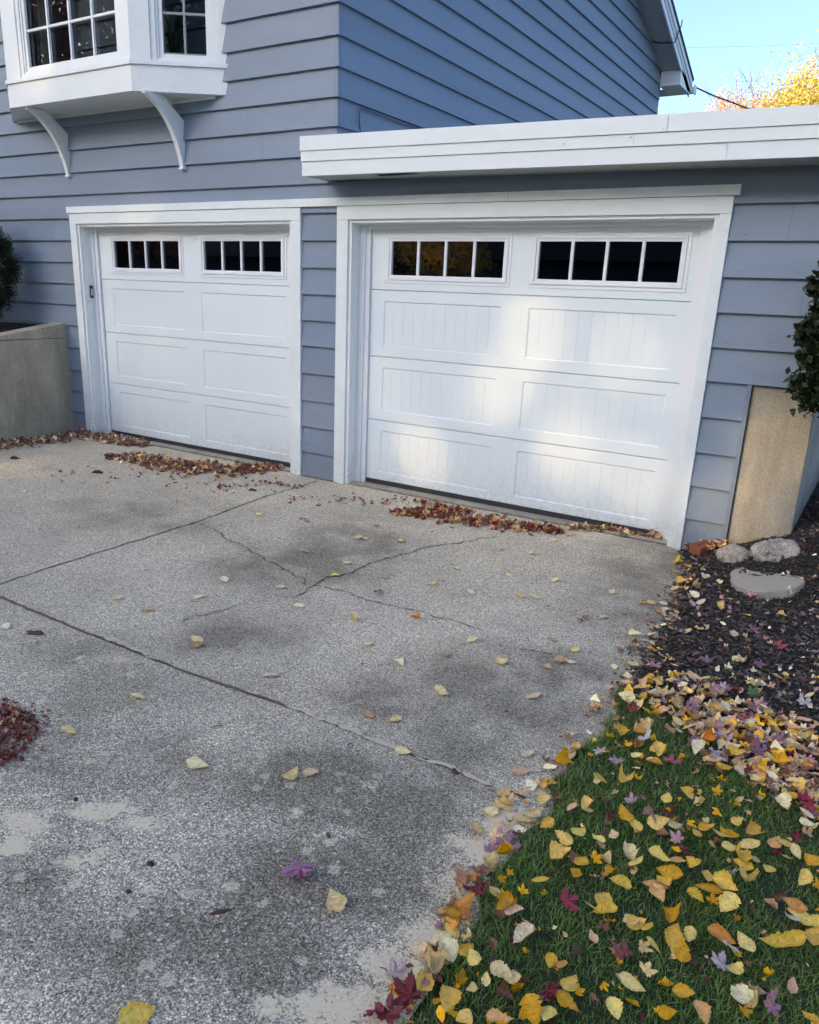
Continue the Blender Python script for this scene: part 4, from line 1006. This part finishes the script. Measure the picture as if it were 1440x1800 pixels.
def drift():
    out = []
    poly = [(1090, 1205), (1180, 1195), (1290, 1225), (1440, 1290), (1560, 1370), (1560, 1500), (1440, 1440), (1330, 1372), (1220, 1310), (1140, 1250)]
    def inside(u, v):
        c = False; j = len(poly)-1
        for i in range(len(poly)):
            (a, b), (p, q) = poly[i], poly[j]
            if (b > v) != (q > v) and u < (p-a)*(v-b)/(q-b)+a: c = not c
            j = i
        return c
    while len(out) < 560:
        u, v = R.uniform(1080, 1560), R.uniform(1190, 1510)
        if inside(u+R.gauss(0, 14), v+R.gauss(0, 12)):
            p = on_z(u, v, -.02); out.append((p[0], p[1], yard_z(p[0], p[1])+.012+.022*R.random()))
    return out
litter('leaf_drift', 'thick drift of tan, golden and purple leaves where mulch meets lawn', drift(), [('tan', 7), ('pale', 4), ('cream', 3), ('gold', 5), ('lilac', 2), ('pink', 2), ('brown', 3), ('purple', 3), ('red', 1)], (.035, .068), shapes=('ovate', 'ovate', 'curled', 'maple'), tilt=.3)
def edge_line():
    out = []
    for _ in range(90):
        y = -2.2-R.random()*2.4; x = edge_x(y)+R.gauss(-.01, .03); out.append((x, y, -.03+.02*R.random()))
    for _ in range(100):
        y = -.3-R.random()*2.0; x = edge_x(y)+R.gauss(.03, .07); out.append((x, y, max(-.03, yard_z(x, y)+.012)))
    for _ in range(90):
        x, y = R.uniform(6.43, 6.68), R.uniform(-.12, -.03); out.append((x, y, yard_z(x, y)+.03+.03*R.random()))
    return out
litter('leaf_scatter', 'small broken leaves caught along the driveway edge and round the brick', edge_line(), [('tan', 5), ('brown', 3), ('purple', 2), ('rust', 3), ('cream', 2), ('orange', 3), ('pink', 1)], (.02, .052), tilt=.4)
def mulch_scraps():
    out = []
    for _ in range(1700):
        x, y = R.uniform(6.5, 8.2), R.uniform(-2.6, .9)
        if y > -.02 and x < 7.06: continue
        if R.random() > .5+.5*min(1, max(0, (-y-.6)/1.6)): continue
        if x > edge_x(y) and y > lawn_line(x): out.append((x, y, yard_z(x, y)+.014))
    return out
litter('leaf_scatter', 'small leaf scraps strewn over the black mulch', mulch_scraps(), [('tan', 4), ('cream', 3), ('brown', 4), ('pink', 2), ('purple', 4), ('red', 1), ('gold', 1)], (.010, .042), tilt=.3)
def lawn_scraps():
    out = []
    for _ in range(900):
        x, y = R.uniform(6.7, 8.2), R.uniform(-4.7, -2.3)
        if y < lawn_line(x): out.append((x, y, yard_z(x, y)+.016+.015*R.random()))
    return out
litter('leaf_scatter', 'small golden and brown leaf scraps sunk in the lawn grass', lawn_scraps(), [('tan', 4), ('brown', 3), ('gold', 6), ('pale', 4), ('red', 1)], (.012, .050), tilt=.5)
def back_scraps():
    out = []
    for _ in range(260):
        x, y = R.uniform(7.1, 8.2), R.uniform(-.3, 2.4); out.append((x, y, yard_z(x, y)+.016))
    return out
litter('leaf_scatter', 'dark red leaves lying beside the foundation under the shrub', back_scraps(), [('red', 5), ('rust', 3), ('tan', 2)], (.03, .06), tilt=.3)

# twigs and grit on the concrete
mb = MB()
for _ in range(520):
    u, v = R.uniform(-10, 1180), 800+R.random()**1.6*1000
    p = on_z(u, v)
    if p[0] > edge_x(p[1])-.02 or p[1] > -.03 or p[0] < X0+.05: continue
    a = R.uniform(0, 6.28); l = R.uniform(.004, .026)*(1 if R.random() < .85 else 2); c = R.uniform(-.5, .5)
    pts = [(p[0]+math.cos(a+c*t)*l*t, p[1]+math.sin(a+c*t)*l*t, -.0385+.002+.004*math.sin(t*3)) for t in (0, .33, .66, 1)]
    mb.tube(pts, R.uniform(.0006, .0016), 4)
tag(mb.build('twig_litter', M['twig']), 'tiny dark twigs and stalks strewn over the concrete', 'twig litter', kind='stuff')
def lump(name, u, v, rx, ry, rz_, mat, label, cat, rot=0, seed=0, z=-.038, rough=.25, sub=3, base=None):
    import bmesh
    bm = bmesh.new(); bmesh.ops.create_icosphere(bm, subdivisions=sub, radius=1)
    for q in bm.verts:
        k = 1+rough*noise.noise(q.co*1.3+Vector((seed, 0, 0)))+rough*.45*noise.noise(q.co*4+Vector((seed, 3, 0)))+rough*.10*noise.noise(q.co*9+Vector((seed, 3, 0)))
        q.co *= k; q.co.z = max(q.co.z, -.35)
        q.co = Vector((q.co.x*rx, q.co.y*ry, q.co.z*rz_))
    me = bpy.data.meshes.new(name); bm.to_mesh(me); bm.free(); me.materials.append(mat)
    for f in me.polygons: f.use_smooth = True
    p = on_z(u, v, z) if base is None else base
    o = link_mesh(name, me, None, (p[0], p[1], p[2]+.35*rz_*.9)); o.rotation_euler.z = rot
    return tag(o, label, cat)
BK = m_plain('bark piece', (.10, .05, .035), .9, .4, 60, .8)
lump('bark_piece', 62, 1114, .045, .014, .012, BK, 'dark brown bark piece on the near slab at the left photo edge', 'bark', rot=.5, seed=3, rough=.5)
lump('bark_piece', 171, 831, .042, .022, .018, M['twig'], 'dark bark piece between the two left leaf heaps', 'bark', rot=.3, seed=5, rough=.6)
lump('bark_piece', 26, 806, .04, .022, .016, M['twig'], 'dark bark piece just below the heap at the retaining wall', 'bark', rot=.4, seed=6, rough=.6)
lump('bark_piece', 444, 862, .035, .018, .012, M['twig'], 'dark bark piece at the far end of the control joint', 'bark', rot=.4, seed=9, rough=.6)
for u, v, lb in ((265, 1519, 'dark oval pebble beside the pale lime patches'), (133, 1406, 'small black pebble above the lime patches'), (226, 1568, 'small black pebble below the lime patches')):
    lump('pebble', u, v, .014 if u == 265 else .008, .010 if u == 265 else .006, .006, M['black_plastic'], lb, 'pebble', seed=u, rough=.1)
lump('bark_piece', 388, 1603, .026, .006, .005, BK, 'thin reddish bark sliver on the near slab left of the tan leaf', 'bark', rot=.9, seed=11, rough=.5)
lump('bark_piece', 577, 1469, .014, .005, .004, BK, 'short brown bark sliver on a pale lime spot', 'bark', rot=-.6, seed=12, rough=.5)
lump('bark_piece', 800, 1357, .016, .008, .008, M['twig'], 'dark bark crumb on the mortared long joint', 'bark', rot=-.6, seed=13, rough=.5)

# brick, stones
def yp(x, y, dz=0): return np.array([x, y, yard_z(x, y)+dz])
bk = empty('brick', (6.505, -.165, .018), 'red three-holed brick lying between the door trim and the pale rocks', 'brick'); bk.rotation_euler = (.05, -.10, math.radians(63))
mb = MB(); Lb, Wb, Hb = .19, .088, .055; hs = [.045, .095, .145]; hw = .014
xs = [0]; 
for h in hs: xs += [h-hw, h+hw]
xs.append(Lb); ys = [0, Wb/2-hw, Wb/2+hw, Wb]
for i in range(len(xs)-1):
    for j in range(3):
        if j == 1 and i % 2: continue
        x0, x1b, y0, y1 = xs[i], xs[i+1], ys[j]-Wb/2, ys[j+1]-Wb/2
        mb.add([(x0, y0, Hb/2), (x1b, y0, Hb/2), (x1b, y1, Hb/2), (x0, y1, Hb/2)], [(0, 1, 2, 3)])
for i in (1, 3, 5):
    x0, x1b, y0, y1 = xs[i], xs[i+1], -hw, hw
    for a, b in (((x0, y0), (x1b, y0)), ((x1b, y0), (x1b, y1)), ((x1b, y1), (x0, y1)), ((x0, y1), (x0, y0))):
        mb.add([(*a, Hb/2), (*b, Hb/2), (*b, -Hb/2), (*a, -Hb/2)], [(0, 1, 2, 3)])
for a, b in (((0, -Wb/2), (Lb, -Wb/2)), ((Lb, -Wb/2), (Lb, Wb/2)), ((Lb, Wb/2), (0, Wb/2)), ((0, Wb/2), (0, -Wb/2))):
    mb.add([(*a, -Hb/2), (*b, -Hb/2), (*b, Hb/2), (*a, Hb/2)], [(0, 1, 2, 3)])
mb.build('brick_body', M['brick'], bk)
lump('rock', 0, 0, .125, .10, .095, M['rock'], 'pale rounded rock between the brick and the pebbly rock', 'rock', rot=.3, seed=21, rough=.22, sub=4, base=on_yard(1293, 986)+np.array([0, .07, -.045]))
rk = lump('rock', 0, 0, .145, .11, .10, M['rock'], 'pale pebbly rock against the buff foundation, right of the smoother rock', 'rock', rot=.5, seed=33, rough=.35, sub=4, base=on_yard(1366, 978)+np.array([0, .07, -.045]))
import bmesh
mb = MB()
for _ in range(190):
    a = R.uniform(0, 6.28); t = R.uniform(.1, 1.45); s = R.uniform(.008, .019)
    c = np.array([math.sin(t)*math.cos(a)*.158, math.sin(t)*math.sin(a)*.112, math.cos(t)*.094])
    V = []
    for (i, j, k) in ((1,0,0),(-1,0,0),(0,1,0),(0,-1,0),(0,0,1),(0,0,-1)): V.append(c+np.array([i, j, k])*s*R.uniform(.7, 1.1))
    mb.add(V, [(0,2,4),(2,1,4),(1,3,4),(3,0,4),(2,0,5),(1,2,5),(3,1,5),(0,3,5)])
for _ in range(26):
    c = np.array([.15+.10*R.random(), -.02+.05*R.gauss(0, 1)*.4, -.01+.03*R.random()]); s = R.uniform(.01, .018); V = []
    for (i, j, k) in ((1,0,0),(-1,0,0),(0,1,0),(0,-1,0),(0,0,1),(0,0,-1)): V.append(c+np.array([i, j, k])*s)
    mb.add(V, [(0,2,4),(2,1,4),(1,3,4),(3,0,4),(2,0,5),(1,2,5),(3,1,5),(0,3,5)])
mb.build('pebble_crust', M['pebble'], rk, smooth=True)
mb = MB(); k = 40; V = []; rim = []
for i in range(k):
    a = 6.283*i/k; r = .245*(1+.05*math.sin(a*3+1)+.03*math.sin(a*7)); 
    if 40 < math.degrees(a) < 75: r *= .80
    rim.append((r*math.cos(a)*1.02, r*math.sin(a)*.98))
V = [(x*.985, y*.985, .05) for x, y in rim]+[(x, y, .043) for x, y in rim]+[(x*.99, y*.99, -.01) for x, y in rim]
mb.add(V, [tuple(range(k))]+[(k+i, k+(i+1) % k, (i+1) % k, i) for i in range(k)]+[(2*k+i, 2*k+(i+1) % k, k+(i+1) % k, k+i) for i in range(k)])
mb.mi = 1; mb.add([(-.15, .030, .0507), (-.10, .036, .0507), (-.08, .026, .0507), (-.05, .030, .0507), (-.01, .042, .0507), (-.05, .048, .0507), (-.075, .060, .0507), (-.10, .047, .0507)], [tuple(range(8))])
mb.mi = 0
st = mb.build('stepping_stone', [M['stone_slab'], M['earth']]); st.scale = (.80, .80, .9); st.location = on_yard(1345, 1022)+np.array([0, 0, -.024]); st.rotation_euler = (.10, -.10, 0)
tag(st, 'flat round grey stepping stone with a small hole, set in the mulch', 'stepping stone')

# ------------------------------------------------------------------ plants
def leaf_cloud(pos, size, cols, normal_bias=None, w=.55, seed=1, pointed=True):
    "leaf-sized folded quads at pos; returns arrays"
    r = np.random.default_rng(seed); n = len(pos)
    ax = r.normal(size=(n, 3)); ax /= np.linalg.norm(ax, axis=1)[:, None]
    b = np.cross(ax, r.normal(size=(n, 3))); b /= np.linalg.norm(b, axis=1)[:, None]; nn = np.cross(ax, b)
    s = size*r.uniform(.6, 1.25, n)[:, None]
    V = np.stack([pos-ax*s*.5, pos+b*s*w*.5-nn*s*.08, pos+ax*s*.5, pos-b*s*w*.5-nn*s*.08], 1)
    i = np.arange(n)[:, None]*4; F = np.concatenate([i+[0, 1, 2], i+[0, 2, 3]])
    return V.reshape(-1, 3), F, np.repeat(cols, 4, 0)
def clumpy(n, c, rad, seed, k=40, spread=.28, shell=.5):
    "points in clumps through an ellipsoid, leaving gaps"
    r = np.random.default_rng(seed); d = r.normal(size=(k, 3)); d /= np.linalg.norm(d, axis=1)[:, None]
    cc = d*(r.uniform(shell, 1, (k, 1)))**.6; w = r.uniform(.4, 1, k); ids = r.choice(k, n, p=w/w.sum())
    p = cc[ids]+r.normal(size=(n, 3))*spread*r.uniform(.5, 1, k)[ids][:, None]
    return np.array(c)+p*np.array(rad), ids
def palette(n, ids, cols, seed, lo=.6, hi=1.2):
    r = np.random.default_rng(seed); cols = np.array(cols); base = cols[r.integers(0, len(cols), n)]
    per = r.uniform(lo, hi, ids.max()+1)[ids][:, None]; return base*per*r.uniform(.8, 1.15, (n, 1))
def branch_tree(mb, base, h, r0, levels, seed, spread=.5, up=.4, k=3, first=.35):
    r = random.Random(seed); tips = []
    def rec(p, d, l, rad, lev):
        d = d/np.linalg.norm(d); m = p+d*l*.5+np.array([r.gauss(0, .04), r.gauss(0, .04), 0])*l; q = p+d*l
        mb.tube([p, m, q], [rad, rad*.82, rad*.62], 7 if lev == levels else 5 if lev > 1 else 4)
        if lev == 0: tips.append(q); return
        for i in range(k+(lev == levels)):
            nd = d+np.array([r.gauss(0, spread), r.gauss(0, spread), r.gauss(up*.3, spread*.5)]); nd[2] = abs(nd[2])*.8+.1
            rec(p+d*l*r.uniform(.55, 1), nd, l*r.uniform(.55, .8), rad*.5, lev-1)
    rec(np.array(base, float), np.array([0, 0, 1.]), h*first, r0, levels); return tips
def tree(name, base, h, rad, cz, cols, n, size, label, seed, k=60, spread=.25, trunk_r=.2, levels=4, keep=None, group=None, shell=.45, tspread=.5):
    o = empty(name, base, label, 'tree', group)
    mb = MB(); branch_tree(mb, (0, 0, 0), h, trunk_r, levels, seed, tspread); mb.build('trunk', M['bark'], o, smooth=True)
    if n:
        p, ids = clumpy(n, (0, 0, cz), rad, seed, k, spread, shell); c = palette(n, ids, cols, seed)
        if keep is not None: m = keep(p+np.array(base)); p, c = p[m], c[m]
        V, F, cc = leaf_cloud(p, size, c, seed=seed); np_mesh('crown', V, F, M['foliage'], cc, parent=o)
    return o
YEL = [(.60, .49, .05), (.54, .43, .04), (.52, .46, .09), (.50, .33, .04)]
tree('golden_tree', (5.0, 30, -.1), 9, (3.4, 3, 2.9), 7.35, YEL, 60000, .11, 'bright golden tree behind the flat garage roof, nearest the photo edge', 3, 70, .22, .22)
tree('golden_tree', (2.3, 33, -.1), 9, (2.8, 2.5, 3.0), 7.4, YEL, 46000, .11, 'golden tree behind the garage roof, between the orange tree and the brightest tree', 5, 55, .2, .2)
tree('orange_tree', (.25, 30, -.1), 10, (1.5, 1.6, 2.6), 7.4, [(.68, .36, .10), (.62, .30, .12), (.72, .46, .08)], 6000, .09, 'thin orange tree just right of the gable eave', 11, 40, .17, .15, levels=5)
tree('bare_tree', (-.6, 31, -.1), 12.5, (1, 1, 1), 7, YEL, 0, .1, 'nearly bare twiggy tree beside the gable eave', 17, trunk_r=.16, levels=5, tspread=.42)
tree('bare_tree', (3.3, 34, -.1), 12.8, (1, 1, 1), 7, YEL, 0, .1, 'bare twigs rising behind the golden trees', 23, trunk_r=.16, levels=5, tspread=.40)

# shrubs
def shrub(name, base, c, rad, n, size, cols, label, seed, k, spread, w=.55, shell=.5):
    o = empty(name, base, label, 'shrub'); c = np.array(c)-base
    mb = MB()
    r = random.Random(seed)
    for i in range(9):
        t = np.array([r.gauss(0, .4)*rad[0], r.gauss(0, .4)*rad[1], 0])+c; t[2] += r.uniform(-.2, .7)*rad[2]
        mb.tube([(0, 0, 0), t*.5+np.array([r.gauss(0, .02), r.gauss(0, .02), 0]), t], [.014, .009, .004], 5)
    mb.build('stem', M['twig'], o)
    p, ids = clumpy(n, c, rad, seed, k, spread, shell); V, F, cc = leaf_cloud(p, size, palette(n, ids, cols, seed), seed=seed, w=w)
    np_mesh('foliage', V, F, M['foliage'], cc, parent=o); return o
shrub('evergreen_shrub', (-1.15, -.45, 1.0), (-1.13, -.42, 1.68), (.50, .36, .60), 34000, .022, [(.018, .032, .014), (.03, .045, .018), (.014, .022, .012)], 'dark clipped evergreen shrub above the retaining wall', 31, 240, .085, shell=.62)
shrub('evergreen_shrub', (-2.1, -.6, 1.0), (-2.1, -.5, 1.7), (.6, .4, .6), 14000, .024, [(.018, .032, .014), (.03, .045, .018)], 'second dark evergreen shrub farther along the raised bed', 33, 120, .10, shell=.7)
shrub('broadleaf_shrub', (7.62, -.28, .3), (7.29, -.26, 1.45), (.40, .26, .56), 19000, .055, [(.020, .042, .014), (.032, .055, .018), (.016, .026, .014), (.05, .06, .02)], 'dark glossy broadleaf shrub at the corner of the garage', 41, 130, .085, w=.62)

# ------------------------------------------------------------------ behind the camera, unseen: things added to shade the front, and things mirrored in the glass
EL, AZ = 17.0, 201.5
sd = np.array([math.sin(math.radians(AZ))*math.cos(math.radians(EL)), math.cos(math.radians(AZ))*math.cos(math.radians(EL)), math.sin(math.radians(EL))])  # towards the sun
GAPS = [((5.08, 1.36), .19), ((5.26, 1.02), .07), ((4.96, 1.12), .05), ((4.2, .26), .15), ((4.12, .46), .05), ((5.78, 1.25), .10), ((5.95, 1.5), .03), ((6.08, 1.1), .06), ((5.6, .90), .04), ((5.45, .38), .10), ((5.95, .42), .12), ((5.4, .62), .07),
        ((4.62, .80), .06), ((3.75, .88), .06), ((3.22, .55), .05), ((5.55, 1.65), .05), ((6.88, .62), .17), ((6.72, .28), .14), ((1.1, 2.24), .07), ((.45, 3.3), .06), ((4.85, .9), .08)]  # crown leaves cleared on these sun lines, shaping the light patches on the front
SUNLIT = [((-4.6, -15.5, 3.4), 1.15)]      # leaves cleared from the added row so sun reaches the low golden tree
def keep(P):
    m = np.ones(len(P), bool)
    for (x, z), r in GAPS:
        q = np.array([x, .1, z]); d = P-q; t = d@sd; m &= np.linalg.norm(d-t[:, None]*sd, axis=1) > r*.35+.10
    for g, r in SUNLIT:
        d = P-np.array(g); t = d@sd; m &= np.linalg.norm(d-t[:, None]*sd, axis=1) > r
    return m
GRN = [(.03, .05, .015), (.045, .06, .018), (.06, .05, .02)]
REDS = [(.34, .06, .04), (.42, .10, .05), (.14, .05, .03)]
GLD = [(.85, .48, .04), (.75, .40, .04), (.6, .38, .06)]
yb0 = -32
for i, (x, n_) in enumerate(((-22, 0), (-16.5, 1), (-11, 2), (-5.5, 3), (0, 4), (5.5, 5), (11.5, 6), (17.5, 7))):
    tree('sun_blocking_tree', (x, yb0+(i % 2)*2.5, -.1), 10, (4.6, 3.4, 5.6), 10.2, GRN if i % 2 else GRN+REDS, 30000, .30, 'broad dark tree of the unseen row added to block the sun', 50+i, 110, .22, .35, levels=3, keep=keep, group='added sun-blocking trees', shell=.2)  # unseen trees added as sun occluder, with gaps cut for the patches
tree('maple_tree', (-13, -10.5, -.1), 9, (4.4, 4, 4.2), 6.6, REDS, 34000, .20, 'dark red maple beyond the driveway', 71, 90, .2, .3)
tree('golden_tree', (-4.6, -15.5, -.1), 4, (1.9, 1.6, 1.3), 3.3, GLD, 5000, .12, 'low golden tree across the driveway', 73, 50, .2, .1, levels=3)
def hedge(x0, x1, y, h, label, seed):  # unseen hedge, added so the panes mirror something dark
    n = 14000; p = np.stack([NR.uniform(x0, x1, n), NR.normal(y, .4, n), h*NR.random(n)**.8], 1)
    c = np.array(GRN)[NR.integers(0, 3, n)]*NR.uniform(.5, 1.2, (n, 1)); V, F, cc = leaf_cloud(p, .2, c, seed=seed)
    tag(np_mesh('hedge', V, F, M['foliage'], cc), label, 'hedge')
hedge(-34, 12, -20, 2.0, 'long dark unseen hedge added to darken the window reflections', 81)
def neighbour(x0, x1, y, h, label):  # unseen dark houses, added to hide the orange low sky from the panes
    o = empty('added_house', (x0, y, -.1), label, 'house', 'added houses out of view'); Wd = x1-x0
    mb = MB(); mb.box(0, -8, 0, Wd, 0, h); mb.build('wall', M['far_wall'], o)
    mb = MB(); mb.prism([(-.4, .5, h), (-.4, -8.5, h), (-.4, -4, h+2.2)], (0, 0, 0), (Wd+.8, 0, 0)); mb.build('roof', M['shingle'], o)
    for k in range(int(Wd/3)):
        mb = MB(); mb.box(1+k*3, 0, .9, 2.1+k*3, .03, 2.1); mb.build('window', M['glass'], o)
M['far_wall'] = m_plain('dark wall of added house', (.055, .065, .085), .8)
neighbour(-44, -18, -25, 3.0, 'long dark unseen house added for the window reflections, farther from the camera')
neighbour(-15.5, 14, -24.5, 3.0, 'dark low unseen house added for the window reflections, directly opposite')

# ------------------------------------------------------------------ light, sky, camera
w = bpy.data.worlds.new('World'); SC.world = w; w.use_nodes = True; nt = w.node_tree
sky = nt.nodes.new('ShaderNodeTexSky'); sky.sky_type = 'NISHITA'; sky.sun_disc = False
sky.sun_elevation = math.radians(EL); sky.sun_rotation = math.radians(AZ); sky.air_density = .50; sky.dust_density = 2.8; sky.ozone_density = 1.8
nt.links.new(sky.outputs[0], nt.nodes['Background'].inputs[0]); nt.nodes['Background'].inputs[1].default_value = .15
sl = bpy.data.lights.new('sun', 'SUN'); sl.energy = 2.6; sl.angle = math.radians(.85); sl.color = (1, .70, .38)
so = bpy.data.objects.new('sun', sl); C.objects.link(so); so.location = (0, -10, 20)
so.rotation_euler = Vector(sd).to_track_quat('Z', 'Y').to_euler()
cam = bpy.data.cameras.new('camera'); co = bpy.data.objects.new('camera', cam); C.objects.link(co); SC.camera = co
m = Matrix(((CR[0], CU[0], -_f[0], CAM[0]), (CR[1], CU[1], -_f[1], CAM[1]), (CR[2], CU[2], -_f[2], CAM[2]), (0, 0, 0, 1)))
co.matrix_world = m
cam.sensor_fit = 'HORIZONTAL'; cam.sensor_width = 36; cam.lens = 36*CF/1440; cam.shift_x = -CPX/1440; cam.shift_y = CPY/1440
cam.clip_start = .05; cam.clip_end = 1000
SC.view_settings.view_transform = 'Standard'; SC.view_settings.look = 'None'; SC.view_settings.exposure = 1.88; SC.view_settings.gamma = 1
SC.cycles.max_bounces = 6; SC.cycles.transparent_max_bounces = 8; SC.cycles.use_denoising = True
